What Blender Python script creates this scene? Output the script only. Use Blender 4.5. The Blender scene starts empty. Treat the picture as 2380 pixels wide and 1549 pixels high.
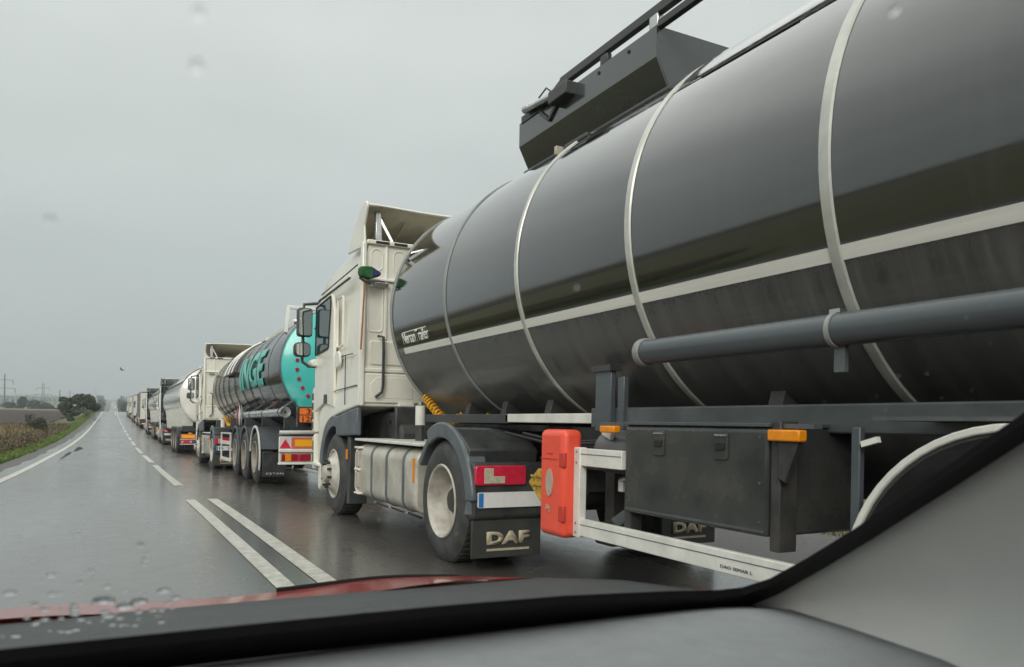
import bpy, math, random
import numpy as np
from mathutils import Vector, Matrix

random.seed(7)
S = bpy.context.scene
COL = S.collection
rad = math.radians

# ------------------------------------------------------------------ camera
F_PX, W_PX, H_PX = 1800.0, 2379.0, 1549.0
YAW, ROLL, EYE = math.atan(925.1 / F_PX), rad(1.0), 1.19
cam = bpy.data.cameras.new('camera')
cam.sensor_width = 36.0
cam.lens = F_PX / W_PX * 36.0
cam.shift_y = (984.0 - H_PX / 2) / W_PX
cam.clip_start, cam.clip_end = 0.02, 9000
cam.dof.use_dof, cam.dof.focus_distance, cam.dof.aperture_fstop = True, 8.0, 6.0
camo = bpy.data.objects.new('camera', cam)
COL.objects.link(camo)
camo.location = (0, 0, EYE)
fw = Vector((math.sin(YAW), math.cos(YAW), 0))
rt = Vector((math.cos(YAW), -math.sin(YAW), 0))
up = Vector((0, 0, 1))
r2 = rt * math.cos(ROLL) + up * math.sin(ROLL)
u2 = up * math.cos(ROLL) - rt * math.sin(ROLL)
camo.matrix_world = Matrix(((r2.x, u2.x, -fw.x, 0), (r2.y, u2.y, -fw.y, 0), (r2.z, u2.z, -fw.z, EYE), (0, 0, 0, 1)))
S.camera = camo

# ------------------------------------------------------------------ world, sun, exposure
SUN_DIR = Vector((-0.52, -0.70, 0.47)).normalized()      # towards the sun
SUN_EL = math.asin(SUN_DIR.z)
SUN_AZ = math.atan2(SUN_DIR.x, SUN_DIR.y)
world = bpy.data.worlds.new('World')
S.world = world
world.use_nodes = True
wt = world.node_tree
wt.nodes.clear()
def wn(t, **k):
    n = wt.nodes.new(t)
    for a, b in k.items(): setattr(n, a, b)
    return n
w_out = wn('ShaderNodeOutputWorld')
w_bg = wn('ShaderNodeBackground')
w_sky = wn('ShaderNodeTexSky')
w_sky.sky_type = 'NISHITA'
w_sky.sun_disc = False
w_sky.sun_elevation, w_sky.sun_rotation = SUN_EL, SUN_AZ
w_sky.dust_density = 4.0
w_tc = wn('ShaderNodeTexCoord')
w_sep = wn('ShaderNodeSeparateXYZ')
w_ramp = wn('ShaderNodeValToRGB')
w_ramp.color_ramp.interpolation = 'EASE'
els = w_ramp.color_ramp.elements
els[0].position, els[0].color = 0.0, (4.75, 5.15, 5.05, 1)
els[1].position, els[1].color = 1.0, (14.5, 14.5, 14.0, 1)
for p, c in ((0.06, (4.65, 5.15, 5.1, 1)), (0.16, (4.9, 5.35, 5.3, 1)), (0.30, (5.6, 5.95, 5.8, 1)), (0.46, (6.5, 6.85, 6.65, 1)), (0.7, (10.4, 10.6, 10.2, 1))):
    e = els.new(p); e.color = c
w_noise = wn('ShaderNodeTexNoise')
w_noise.inputs['Scale'].default_value = 2.3
w_noise.inputs['Detail'].default_value = 4
w_map = wn('ShaderNodeMapping')
w_map.inputs['Scale'].default_value = (1, 1, 2.6)
w_mr = wn('ShaderNodeMapRange')
w_mr.inputs['To Min'].default_value, w_mr.inputs['To Max'].default_value = 0.91, 1.08
w_mul = wn('ShaderNodeMix', data_type='RGBA', blend_type='MULTIPLY')
w_mul.inputs[0].default_value = 1.0
w_mix = wn('ShaderNodeMix', data_type='RGBA')
w_mix.inputs[0].default_value = 0.93
L = wt.links.new
L(w_tc.outputs['Generated'], w_sep.inputs[0]); L(w_sep.outputs['Z'], w_ramp.inputs[0])
L(w_tc.outputs['Generated'], w_map.inputs[0]); L(w_map.outputs[0], w_noise.inputs['Vector'])
L(w_noise.outputs['Fac'], w_mr.inputs['Value']); w_mr.inputs['From Min'].default_value, w_mr.inputs['From Max'].default_value = 0.25, 0.75
L(w_ramp.outputs[0], w_mul.inputs[6]); L(w_mr.outputs[0], w_mul.inputs[7])
L(w_sky.outputs[0], w_mix.inputs[6]); L(w_mul.outputs[2], w_mix.inputs[7])
L(w_mix.outputs[2], w_bg.inputs[0]); L(w_bg.outputs[0], w_out.inputs[0])
w_bg.inputs[1].default_value = 0.10

sun = bpy.data.lights.new('sun', 'SUN')
sun.energy, sun.angle, sun.color = 1.5, rad(28), (1.0, 0.965, 0.90)
suno = bpy.data.objects.new('sun', sun)
COL.objects.link(suno)
suno.rotation_euler = SUN_DIR.to_track_quat('Z', 'Y').to_euler()
suno.location = (0, 0, 60)

S.view_settings.view_transform = 'Standard'
S.view_settings.look = 'None'
S.view_settings.exposure = 0.22
S.view_settings.gamma = 1.0
S.view_settings.use_curve_mapping = False
S.render.engine = 'CYCLES'
cy = S.cycles
cy.use_denoising = True
cy.max_bounces, cy.diffuse_bounces, cy.glossy_bounces, cy.transmission_bounces, cy.transparent_max_bounces, cy.volume_bounces = 7, 3, 4, 5, 12, 0
cy.caustics_reflective = cy.caustics_refractive = False

# ------------------------------------------------------------------ materials
MATS = {}
def mat(name, col, rough=0.5, metal=0.0, var=0.0, vscale=8.0, col2=None, bump=0.0, bscale=60.0, spec=0.5, coat=0.0, emit=None, stretch=None, rvar=0.0):
    if name in MATS: return MATS[name]
    m = bpy.data.materials.new(name); m.use_nodes = True
    nt = m.node_tree; b = nt.nodes['Principled BSDF']
    b.inputs['Base Color'].default_value = (*col, 1)
    b.inputs['Roughness'].default_value = rough
    b.inputs['Metallic'].default_value = metal
    b.inputs['Specular IOR Level'].default_value = spec
    b.inputs['Coat Weight'].default_value = coat
    b.inputs['Coat Roughness'].default_value = 0.06
    if emit: b.inputs['Emission Color'].default_value = (*emit[0], 1); b.inputs['Emission Strength'].default_value = emit[1]
    tc = nt.nodes.new('ShaderNodeTexCoord')
    vec = tc.outputs['Object']
    if stretch:
        mp = nt.nodes.new('ShaderNodeMapping'); mp.inputs['Scale'].default_value = stretch
        nt.links.new(vec, mp.inputs[0]); vec = mp.outputs[0]
    if var or rvar:
        n = nt.nodes.new('ShaderNodeTexNoise'); n.inputs['Scale'].default_value = vscale; n.inputs['Detail'].default_value = 6; n.inputs['Roughness'].default_value = .62
        nt.links.new(vec, n.inputs['Vector'])
        mr = nt.nodes.new('ShaderNodeMapRange'); mr.inputs['From Min'].default_value = .32; mr.inputs['From Max'].default_value = .68
        nt.links.new(n.outputs['Fac'], mr.inputs['Value'])
        if var:
            mx = nt.nodes.new('ShaderNodeMix'); mx.data_type = 'RGBA'
            c2 = col2 or tuple(c * (1 - var) for c in col)
            mx.inputs[6].default_value = (*col, 1); mx.inputs[7].default_value = (*c2, 1)
            nt.links.new(mr.outputs[0], mx.inputs[0]); nt.links.new(mx.outputs[2], b.inputs['Base Color'])
        if rvar:
            m2 = nt.nodes.new('ShaderNodeMapRange'); m2.inputs['To Min'].default_value = max(.02, rough - rvar); m2.inputs['To Max'].default_value = min(1, rough + rvar)
            nt.links.new(mr.outputs[0], m2.inputs['Value']); nt.links.new(m2.outputs[0], b.inputs['Roughness'])
    if bump:
        n2 = nt.nodes.new('ShaderNodeTexNoise'); n2.inputs['Scale'].default_value = bscale; n2.inputs['Detail'].default_value = 5
        nt.links.new(vec, n2.inputs['Vector'])
        bp = nt.nodes.new('ShaderNodeBump'); bp.inputs['Strength'].default_value = bump; bp.inputs['Distance'].default_value = .02
        nt.links.new(n2.outputs['Fac'], bp.inputs['Height']); nt.links.new(bp.outputs[0], b.inputs['Normal'])
    MATS[name] = m
    return m

M_WHITE = mat('cab_paint', (.85, .835, .75), .28, var=.10, vscale=2.2, col2=(.74, .715, .62), coat=.4)
M_WHITE2 = mat('white_paint', (.80, .80, .76), .32, var=.10, vscale=2.5, coat=.2)
M_TANKWHITE = mat('tank_white', (.78, .77, .71), .14, var=.06, vscale=2.0, coat=.6)
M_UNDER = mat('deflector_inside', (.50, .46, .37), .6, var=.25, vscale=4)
M_GREYPL = mat('grey_plastic', (.13, .15, .165), .36, var=.35, vscale=5, rvar=.12)
M_DARKPL = mat('dark_plastic', (.028, .032, .035), .42, var=.4, vscale=6, col2=(.06, .062, .058), rvar=.12)
M_CHASSIS = mat('chassis_grime', (.022, .024, .026), .55, var=.5, vscale=5, col2=(.06, .056, .05), bump=.3, bscale=20)
M_RUBBER = mat('tyre_rubber', (.028, .030, .031), .62, var=.5, vscale=7, col2=(.075, .075, .07), bump=.25, bscale=40)
M_RIM = mat('rim_paint', (.62, .60, .54), .38, var=.4, vscale=5, col2=(.32, .28, .23))
M_STEEL = mat('polished_steel', (.66, .66, .64), .24, metal=.9, var=.3, vscale=9, rvar=.1)
M_ALU = mat('aluminium_white', (.78, .78, .72), .40, var=.24, vscale=6)
M_FUEL = mat('fuel_tank_paint', (.60, .585, .52), .34, var=.3, vscale=4, col2=(.36, .33, .27), metal=.15)
M_GLASS = mat('cab_glass', (.018, .05, .06), .05, spec=.9)
M_MIRROR = mat('mirror_glass', (.62, .66, .64), .03, metal=1.0)
M_BLACK = mat('black_seam_and_shade', (.012, .012, .012), .6)  # also colours the painted shade strips at gutter and crown cover
M_RED = mat('red_lens', (.72, .03, .07), .18, var=.25, vscale=25)
M_REDD = mat('dark_red_lens', (.38, .012, .03), .2, var=.3, vscale=30)
M_AMBER = mat('amber_lens', (.90, .30, .01), .2, var=.2, vscale=30)
M_CLEAR = mat('clear_lens', (.62, .56, .44), .2, var=.3, vscale=30)
M_PLATE = mat('plate_white', (.82, .82, .80), .35, var=.08, vscale=30)
M_BLUE = mat('plate_blue', (.03, .20, .55), .4)
M_CREAM = mat('cream_letter', (.60, .53, .38), .6, var=.3, vscale=30)
M_ORANGE = mat('orange_plate', (.90, .20, .03), .4, var=.08, vscale=20)
M_YELLOW = mat('yellow_plate', (.95, .46, .01), .35, var=.06, vscale=20)
M_REDBOARD = mat('red_board', (.72, .16, .13), .4, var=.25, vscale=18)
M_FLAP = mat('flap_rubber', (.055, .056, .050), .6, var=.4, vscale=6)
M_BOX = mat('orange_box', (.88, .10, .055), .34, var=.12, vscale=7)
M_BOXD = mat('orange_box_recess', (.55, .045, .03), .5)
M_OVAL = mat('oval_badge', (.52, .42, .34), .5, var=.3, vscale=40)
M_COIL = mat('yellow_hose', (.85, .42, .01), .35)
M_CHOCK = mat('yellow_chock', (.75, .47, .03), .5, var=.5, vscale=25, col2=(.2, .13, .03))
M_TEAL = mat('teal_paint', (.06, .52, .47), .22, coat=.4, var=.05, vscale=2)
M_TEALL = mat('teal_letter', (.10, .50, .44), .3, var=.1, vscale=4)
M_STRIPE = mat('stripe_tape', (.86, .86, .80), .35, var=.14, vscale=3, stretch=(1, .25, 14))
M_BAND = mat('band_cover', (.62, .63, .58), .26, metal=.35, var=.3, vscale=3.5)
M_BANDD = mat('band_grey', (.30, .32, .31), .35, var=.3, vscale=4)
M_PIPE = mat('grey_pipe', (.085, .10, .11), .22, var=.25, vscale=5, stretch=(1, .2, 1))
M_FRAMEG = mat('frame_grey', (.105, .12, .122), .34, var=.4, vscale=4)
M_TBOX = mat('toolbox', (.030, .036, .038), .24, var=.5, vscale=3, col2=(.07, .07, .062), rvar=.12)
M_SPILL = mat('spill_box', (.045, .052, .050), .16, var=.2, vscale=4, spec=.9, coat=.5)
M_MOP = mat('broom_green', (.03, .16, .05), .9, var=.5, vscale=20, bump=.8, bscale=80)
M_MOPB = mat('broom_blue', (.04, .05, .14), .9, var=.4, vscale=20, bump=.8, bscale=80)
M_HANDLE = mat('orange_handle', (.42, .17, .06), .6, var=.3, vscale=30)
M_CARRED = mat('red_car_paint', (.50, .030, .026), .24, coat=.7, var=.25, vscale=9)
M_DASH = mat('dash_plastic', (.26, .28, .285), .72, bump=.25, bscale=260, var=.12, vscale=30)
M_TRIM = mat('pillar_trim', (.56, .57, .55), .75, bump=.12, bscale=300, var=.06, vscale=12)
M_FRIT = mat('black_seal', (.004, .004, .004), .7, spec=.2)
M_COWL = mat('cowl_plastic', (.045, .052, .052), .55, bump=.3, bscale=120, var=.3, vscale=20)
M_CONC = mat('concrete', (.20, .20, .19), .85, var=.25, vscale=1.5)
M_GALV = mat('galvanised', (.16, .17, .17), .6)
M_BARK = mat('bark', (.055, .045, .035), .95, var=.4, vscale=6, bump=.5, bscale=20)
M_BIRD = mat('bird_feather', (.012, .012, .014), .8)
M_CURT = mat('curtain_grey', (.16, .17, .18), .5, var=.2, vscale=1.5)
M_CURTL = mat('curtain_light', (.50, .50, .47), .5, var=.2, vscale=1.5)
M_BOXW = mat('box_cream', (.72, .69, .60), .45, var=.1, vscale=1.2)
M_FAIR = mat('dark_fairing', (.045, .052, .058), .38, var=.2, vscale=3)
M_HOUSE = mat('shed_white', (.82, .83, .80), .5, var=.06, vscale=.4)
M_HEADL = mat('headlight_on', (.9, .9, .85), .3, emit=((1, .97, .88), 9.0))
M_CARGREY = mat('far_car_paint', (.18, .20, .21), .3, coat=.5)
M_REFL = mat('red_reflector', (.42, .02, .05), .35, var=.3, vscale=60)

def black_tank_mat():
    m = bpy.data.materials.new('black_tank_paint'); m.use_nodes = True
    nt = m.node_tree; b = nt.nodes['Principled BSDF']; N = nt.nodes.new; l = nt.links.new
    tc = N('ShaderNodeTexCoord'); sp = N('ShaderNodeSeparateXYZ'); l(tc.outputs['Object'], sp.inputs[0])
    # spray dirt thrown up from the wheels: below the stripe, in streaks that run round the drum
    mp = N('ShaderNodeMapping'); mp.inputs['Scale'].default_value = (.35, 7.5, .35); l(tc.outputs['Object'], mp.inputs[0])
    n = N('ShaderNodeTexNoise'); n.inputs['Scale'].default_value = 1.6; n.inputs['Detail'].default_value = 8; n.inputs['Roughness'].default_value = .7
    l(mp.outputs[0], n.inputs['Vector'])
    n2 = N('ShaderNodeTexNoise'); n2.inputs['Scale'].default_value = 1.1; n2.inputs['Detail'].default_value = 4; l(tc.outputs['Object'], n2.inputs['Vector'])
    h = N('ShaderNodeMapRange'); h.inputs['From Min'].default_value = 1.97; h.inputs['From Max'].default_value = 1.82; l(sp.outputs['Z'], h.inputs['Value'])
    st = N('ShaderNodeMapRange'); st.inputs['From Min'].default_value = .35; st.inputs['From Max'].default_value = .72; l(n.outputs['Fac'], st.inputs['Value'])
    st.inputs['To Min'].default_value = .35
    a = N('ShaderNodeMath'); a.operation = 'MULTIPLY'; l(h.outputs[0], a.inputs[0]); l(st.outputs[0], a.inputs[1])
    a2 = N('ShaderNodeMath'); a2.operation = 'MULTIPLY_ADD'; l(n2.outputs['Fac'], a2.inputs[0]); a2.inputs[1].default_value = .10; l(a.outputs[0], a2.inputs[2])
    rs = N('ShaderNodeMapRange'); rs.inputs['From Min'].default_value = .52; rs.inputs['From Max'].default_value = .78; rs.inputs['To Max'].default_value = .16; l(n.outputs['Fac'], rs.inputs['Value'])
    a3 = N('ShaderNodeMath'); a3.operation = 'ADD'; l(a2.outputs[0], a3.inputs[0]); l(rs.outputs[0], a3.inputs[1])
    cx = N('ShaderNodeMix'); cx.data_type = 'RGBA'; l(a3.outputs[0], cx.inputs[0])
    cx.inputs[6].default_value = (.008, .0095, .0105, 1); cx.inputs[7].default_value = (.115, .115, .105, 1)
    l(cx.outputs[2], b.inputs['Base Color'])
    rx = N('ShaderNodeMapRange'); l(a2.outputs[0], rx.inputs['Value']); rx.inputs['To Min'].default_value = .05; rx.inputs['To Max'].default_value = .62
    l(rx.outputs[0], b.inputs['Roughness'])
    b.inputs['Specular IOR Level'].default_value = 1.0
    b.inputs['Coat Weight'].default_value = 1.0; b.inputs['Coat IOR'].default_value = 1.75; b.inputs['Coat Roughness'].default_value = .035
    # faint rain streaks on the wet upper skin
    mps = N('ShaderNodeMapping'); mps.inputs['Scale'].default_value = (.25, 9.0, .25); l(tc.outputs['Object'], mps.inputs[0])
    ns = N('ShaderNodeTexNoise'); ns.inputs['Scale'].default_value = 2.2; ns.inputs['Detail'].default_value = 7; l(mps.outputs[0], ns.inputs['Vector'])
    ms = N('ShaderNodeMapRange'); ms.inputs['From Min'].default_value = .45; ms.inputs['From Max'].default_value = .75; ms.inputs['To Min'].default_value = .02; ms.inputs['To Max'].default_value = .16; l(ns.outputs['Fac'], ms.inputs['Value']); l(ms.outputs[0], b.inputs['Coat Roughness'])
    cw = N('ShaderNodeMapRange'); l(a2.outputs[0], cw.inputs['Value']); cw.inputs['From Max'].default_value = .35; cw.inputs['To Min'].default_value = 1; cw.inputs['To Max'].default_value = 0.12; l(cw.outputs[0], b.inputs['Coat Weight'])
    # very slight hand-rolled unevenness of the cladding
    n3 = N('ShaderNodeTexNoise'); n3.inputs['Scale'].default_value = 1.3; n3.inputs['Detail'].default_value = 1; l(tc.outputs['Object'], n3.inputs['Vector'])
    bp = N('ShaderNodeBump'); bp.inputs['Strength'].default_value = .05; bp.inputs['Distance'].default_value = .03
    l(n3.outputs['Fac'], bp.inputs['Height']); l(bp.outputs[0], b.inputs['Normal'])
    return m
M_TANK = black_tank_mat()
M_TANK2 = mat('black_tank_gloss', (.012, .014, .019), .10, spec=.22)

def clear_pane(name, c):
    m = bpy.data.materials.new(name); m.use_nodes = True
    nt = m.node_tree; nt.nodes.clear()
    o = nt.nodes.new('ShaderNodeOutputMaterial'); t = nt.nodes.new('ShaderNodeBsdfTransparent')
    t.inputs[0].default_value = (*c, 1); nt.links.new(t.outputs[0], o.inputs[0])
    return m
M_PANE = clear_pane('windscreen_glass', (.955, .965, .96))
def drop_mat():
    m = bpy.data.materials.new('rain_drop'); m.use_nodes = True
    b = m.node_tree.nodes['Principled BSDF']
    b.inputs['Base Color'].default_value = (1, 1, 1, 1); b.inputs['Roughness'].default_value = .0
    b.inputs['Transmission Weight'].default_value = 1.0; b.inputs['IOR'].default_value = 1.33
    return m
M_DROP = drop_mat()

# ------------------------------------------------------------------ mesh builder
class MB:
    def __init__(s): s.v, s.f = [], []
    def add(s, vs, fs):
        o = len(s.v); s.v += [tuple(p) for p in vs]; s.f += [tuple(i + o for i in q) for q in fs]; return s
    def box(s, x0, x1, y0, y1, z0, z1):
        return s.add([(x0, y0, z0), (x1, y0, z0), (x1, y1, z0), (x0, y1, z0), (x0, y0, z1), (x1, y0, z1), (x1, y1, z1), (x0, y1, z1)],
                     [(0, 3, 2, 1), (4, 5, 6, 7), (0, 1, 5, 4), (1, 2, 6, 5), (2, 3, 7, 6), (3, 0, 4, 7)])
    def bar(s, p0, p1, w, h, upv=(0, 0, 1)):
        p0, p1 = Vector(p0), Vector(p1); d = (p1 - p0).normalized(); u = Vector(upv)
        if abs(d.dot(u)) > .95: u = Vector((1, 0, 0))
        a = d.cross(u).normalized(); b = a.cross(d).normalized()
        vs = [p + a * (i * w / 2) + b * (j * h / 2) for p in (p0, p1) for i, j in ((-1, -1), (1, -1), (1, 1), (-1, 1))]
        return s.add(vs, [(0, 1, 2, 3), (7, 6, 5, 4), (0, 4, 5, 1), (1, 5, 6, 2), (2, 6, 7, 3), (3, 7, 4, 0)])
    def prism(s, prof, axis, a, b):
        n = len(prof)
        def P(u, v, t): return {'x': (t, u, v), 'y': (u, t, v), 'z': (u, v, t)}[axis]
        vs = [P(u, v, a) for u, v in prof] + [P(u, v, b) for u, v in prof]
        fs = [tuple(range(n)), tuple(range(2 * n - 1, n - 1, -1))] + [(i, i + n, (i + 1) % n + n, (i + 1) % n) for i in range(n)]
        return s.add(vs, fs)
    def cyl(s, p0, p1, r, n=16, r2=None):
        p0, p1 = Vector(p0), Vector(p1); d = (p1 - p0).normalized(); r2 = r if r2 is None else r2
        u = Vector((0, 0, 1)) if abs(d.z) < .9 else Vector((1, 0, 0))
        a = d.cross(u).normalized(); b = a.cross(d)
        vs = []
        for p, q in ((p0, r), (p1, r2)):
            vs += [p + a * (q * math.cos(t)) + b * (q * math.sin(t)) for t in [2 * math.pi * i / n for i in range(n)]]
        return s.add(vs, [tuple(range(n)), tuple(range(2 * n - 1, n - 1, -1))] + [(i, i + n, (i + 1) % n + n, (i + 1) % n) for i in range(n)])
    def tube(s, pts, r, n=8):
        pts = [Vector(p) for p in pts]; rings = []; prev = None
        for i, p in enumerate(pts):
            d = (pts[min(i + 1, len(pts) - 1)] - pts[max(i - 1, 0)]).normalized()
            if prev is None:
                u = Vector((0, 0, 1)) if abs(d.z) < .9 else Vector((1, 0, 0)); a = d.cross(u).normalized()
            else: a = (prev - d * prev.dot(d)).normalized()
            prev = a; b = a.cross(d)
            rings.append([p + a * (r * math.cos(t)) + b * (r * math.sin(t)) for t in [2 * math.pi * k / n for k in range(n)]])
        return s.loft(rings)
    def loft(s, rings, caps=True):
        n = len(rings[0]); m = len(rings); vs = [p for q in rings for p in q]; fs = []
        for j in range(m - 1):
            for i in range(n): fs.append((j * n + i, j * n + (i + 1) % n, (j + 1) * n + (i + 1) % n, (j + 1) * n + i))
        if caps: fs += [tuple(range(n - 1, -1, -1)), tuple(range((m - 1) * n, m * n))]
        return s.add(vs, fs)
    def lathe(s, prof, c, axis='x', n=40, ex=1.0, ez=1.0, caps=False):
        # prof: (along, radius)
        rings = []
        for t, r in prof:
            ring = []
            for k in range(n):
                a = 2 * math.pi * k / n; u, v = r * ex * math.cos(a), r * ez * math.sin(a)
                ring.append({'x': (c[0] + t, c[1] + u, c[2] + v), 'y': (c[0] + u, c[1] + t, c[2] + v), 'z': (c[0] + u, c[1] + v, c[2] + t)}[axis])
            rings.append(ring)
        return s.loft(rings, caps)
    def grid(s, P):
        m, n = len(P), len(P[0])
        return s.add([p for r in P for p in r], [(j * n + i, j * n + i + 1, (j + 1) * n + i + 1, (j + 1) * n + i) for j in range(m - 1) for i in range(n - 1)])
    def ico(s, c, r, sc=(1, 1, 1), nu=10, nv=6):
        rings = [[(c[0] + r * sc[0] * math.sin(math.pi * j / nv) * math.cos(2 * math.pi * i / nu), c[1] + r * sc[1] * math.sin(math.pi * j / nv) * math.sin(2 * math.pi * i / nu), c[2] + r * sc[2] * math.cos(math.pi * j / nv)) for i in range(nu)] for j in range(nv + 1)]
        rings[0] = [(c[0], c[1], c[2] + r * sc[2] * .9999)] * nu
        rings[0] = [(c[0] + .02 * r * math.cos(2 * math.pi * i / nu), c[1] + .02 * r * math.sin(2 * math.pi * i / nu), c[2] + r * sc[2]) for i in range(nu)]
        rings[-1] = [(c[0] + .02 * r * math.cos(2 * math.pi * i / nu), c[1] + .02 * r * math.sin(2 * math.pi * i / nu), c[2] - r * sc[2]) for i in range(nu)]
        return s.loft(rings)
    def warp(s, fn): s.v = [tuple(fn(*p)) for p in s.v]; return s
    def build(s, name, m, parent=None, bevel=0, seg=2, angle=35, kind=None, solid=0):
        me = bpy.data.meshes.new(name)
        me.from_pydata([tuple(p) for p in s.v], [], s.f)
        me.validate(); 
        import bmesh
        bm = bmesh.new(); bm.from_mesh(me); bmesh.ops.recalc_face_normals(bm, faces=bm.faces); bm.to_mesh(me); bm.free()
        me.materials.append(m)
        me.polygons.foreach_set('use_smooth', [True] * len(me.polygons))
        me.set_sharp_from_angle(angle=rad(angle))
        o = bpy.data.objects.new(name, me); COL.objects.link(o)
        if parent is not None: o.parent = parent
        if solid:
            md = o.modifiers.new('solid', 'SOLIDIFY'); md.thickness = solid; md.offset = 0
        if bevel:
            md = o.modifiers.new('bevel', 'BEVEL'); md.width = bevel; md.segments = seg; md.limit_method = 'ANGLE'; md.angle_limit = rad(32); md.harden_normals = False
        if kind: o['kind'] = kind
        return o

def thing(name, label, cat, loc=(0, 0, 0), group=None, rotx=0.0):
    o = bpy.data.objects.new(name, None); COL.objects.link(o)
    o.location = loc; o.rotation_euler = (rotx, 0, 0); o.empty_display_size = .3
    o['label'] = label; o['category'] = cat
    if group: o['group'] = group
    return o
def tag(o, label, cat, group=None):
    o['label'] = label; o['category'] = cat
    if group: o['group'] = group
    return o
def copy_tree(o, parent=None):
    c = o.copy(); COL.objects.link(c)
    if parent is not None: c.parent = parent
    for ch in list(o.children): copy_tree(ch, c)
    return c
def struct(o): o['kind'] = 'structure'; return o
def stuff(o): o['kind'] = 'stuff'; return o

def text_shape(txt, extrude=.004, shear=0.0, offset=0.0, cuts=0):
    cu = bpy.data.curves.new('txt', 'FONT'); cu.body = txt; cu.size = 1; cu.extrude = 0; cu.shear = shear; cu.offset = offset; cu.resolution_u = 3
    ob = bpy.data.objects.new('txt', cu); COL.objects.link(ob)
    dg = bpy.context.evaluated_depsgraph_get(); dg.update()
    me = bpy.data.meshes.new_from_object(ob.evaluated_get(dg))
    vs = [tuple(v.co) for v in me.vertices]; fs = [tuple(p.vertices) for p in me.polygons]
    if cuts:      # so that big letters can follow a curved drum
        import bmesh
        bm = bmesh.new(); bm.from_mesh(me); ya, yb = min(v[1] for v in vs), max(v[1] for v in vs)
        for k in range(1, cuts):
            bmesh.ops.bisect_plane(bm, geom=bm.verts[:] + bm.edges[:] + bm.faces[:], dist=1e-5, plane_co=(0, ya + (yb - ya) * k / cuts, 0), plane_no=(0, 1, 0))
        bm.verts.index_update(); vs = [tuple(v.co) for v in bm.verts]; fs = [tuple(v.index for v in f.verts) for f in bm.faces]; bm.free()
    bpy.data.objects.remove(ob); bpy.data.curves.remove(cu); bpy.data.meshes.remove(me)
    x0, x1 = min(v[0] for v in vs), max(v[0] for v in vs); y0, y1 = min(v[1] for v in vs), max(v[1] for v in vs)
    return [((v[0] - x0) / (x1 - x0), (v[1] - y0) / (y1 - y0)) for v in vs], fs
def lettering(txt, fn, m, parent, thick=.004, normal=(0, -1, 0), **k):
    """fn(u, v) -> point; u, v in 0..1; the letters get a little thickness along `normal`"""
    vs, fs = text_shape(txt, **k)
    mb = MB(); n = len(vs); nv = Vector(normal) * thick
    P = [Vector(fn(u, v)) for u, v in vs]
    mb.add([p + nv for p in P], fs)
    o = mb.build('lettering', m, parent, angle=20)
    md = o.modifiers.new('solid', 'SOLIDIFY'); md.thickness = thick; md.offset = 0
    return o

# ------------------------------------------------------------------ terrain profile
PYs = np.array([-400, -50, 12, 15, 19, 25, 36, 45, 62, 80, 107, 147, 180, 212, 235, 270, 330, 420, 520, 650, 780, 900, 1200, 1700, 2300, 3000, 3600.])
PZs = np.array([0, 0, 0, -.06, -.15, -.23, -.30, -.30, -.20, -.02, .35, 1.0, 1.65, 2.38, 2.55, 2.2, 1.0, -.6, -.6, 1.2, 4.6, 7.8, 14, 27, 42, 60, 70.])
def zr(Y): return float(np.interp(Y, PYs, PZs))
def slope(Y): return math.atan((zr(Y + 6) - zr(Y - 6)) / 12)
def seat(y0, a, b):
    """height and pitch of a vehicle whose origin is at y0 and whose wheels stand at y0+a and y0+b"""
    k = (zr(y0 + b) - zr(y0 + a)) / (b - a)
    return zr(y0 + a) - k * a + .010, math.atan(k)
CY_ = np.array([-400, 4, 12, 16, 26, 38, 55, 75, 97, 212, 900, 3000, 3600.]); CX_ = np.array([1.10, 1.10, 1.07, 1.09, 1.09, 1.0, .95, .90, .83, .62, -.35, -1.4, -1.5])
EY_ = np.array([-400, 10, 18, 31, 46, 62, 83, 117, 162, 212, 900, 3000, 3600.]); EX_ = np.array([-1.95, -1.95, -1.98, -2.0, -1.93, -1.92, -2.0, -2.17, -2.30, -2.48, -3.5, -4.6, -4.7])
def xc(Y): return float(np.interp(Y, CY_, CX_))          # centre marking
def xe(Y): return float(np.interp(Y, EY_, EX_))          # left edge line
def xo(Y): return xc(Y) - 1.06
def smooth_profile():
    global PYs, PZs
    yy = np.concatenate([np.arange(-400, 0, 20), np.arange(0, 340, 2), np.arange(340, 3620, 40)])
    zz = np.interp(yy, PYs, PZs)
    for _ in range(3):
        z2 = zz.copy(); z2[1:-1] = (zz[:-2] + 2 * zz[1:-1] + zz[2:]) / 4
        z2[:22] = zz[:22]; zz = z2
    PYs, PZs = yy, zz
smooth_profile()
RL, RR = -.55, 3.95          # asphalt beyond the left edge line / beyond the centre line
def left(Y): return xe(Y) + RL
def right(Y): return xc(Y) + RR
def ground_z(X, Y):
    z = zr(Y)
    d = max(left(Y) - X, X - right(Y), 0.0)
    if d > 0: z += -.02 - .10 * min(d / 3.0, 1.0)
    if Y > 240 and abs(X) > 40: z += (min(abs(X), 900) - 40) * .004 * min((Y - 240) / 900, 1)
    return z

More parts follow.
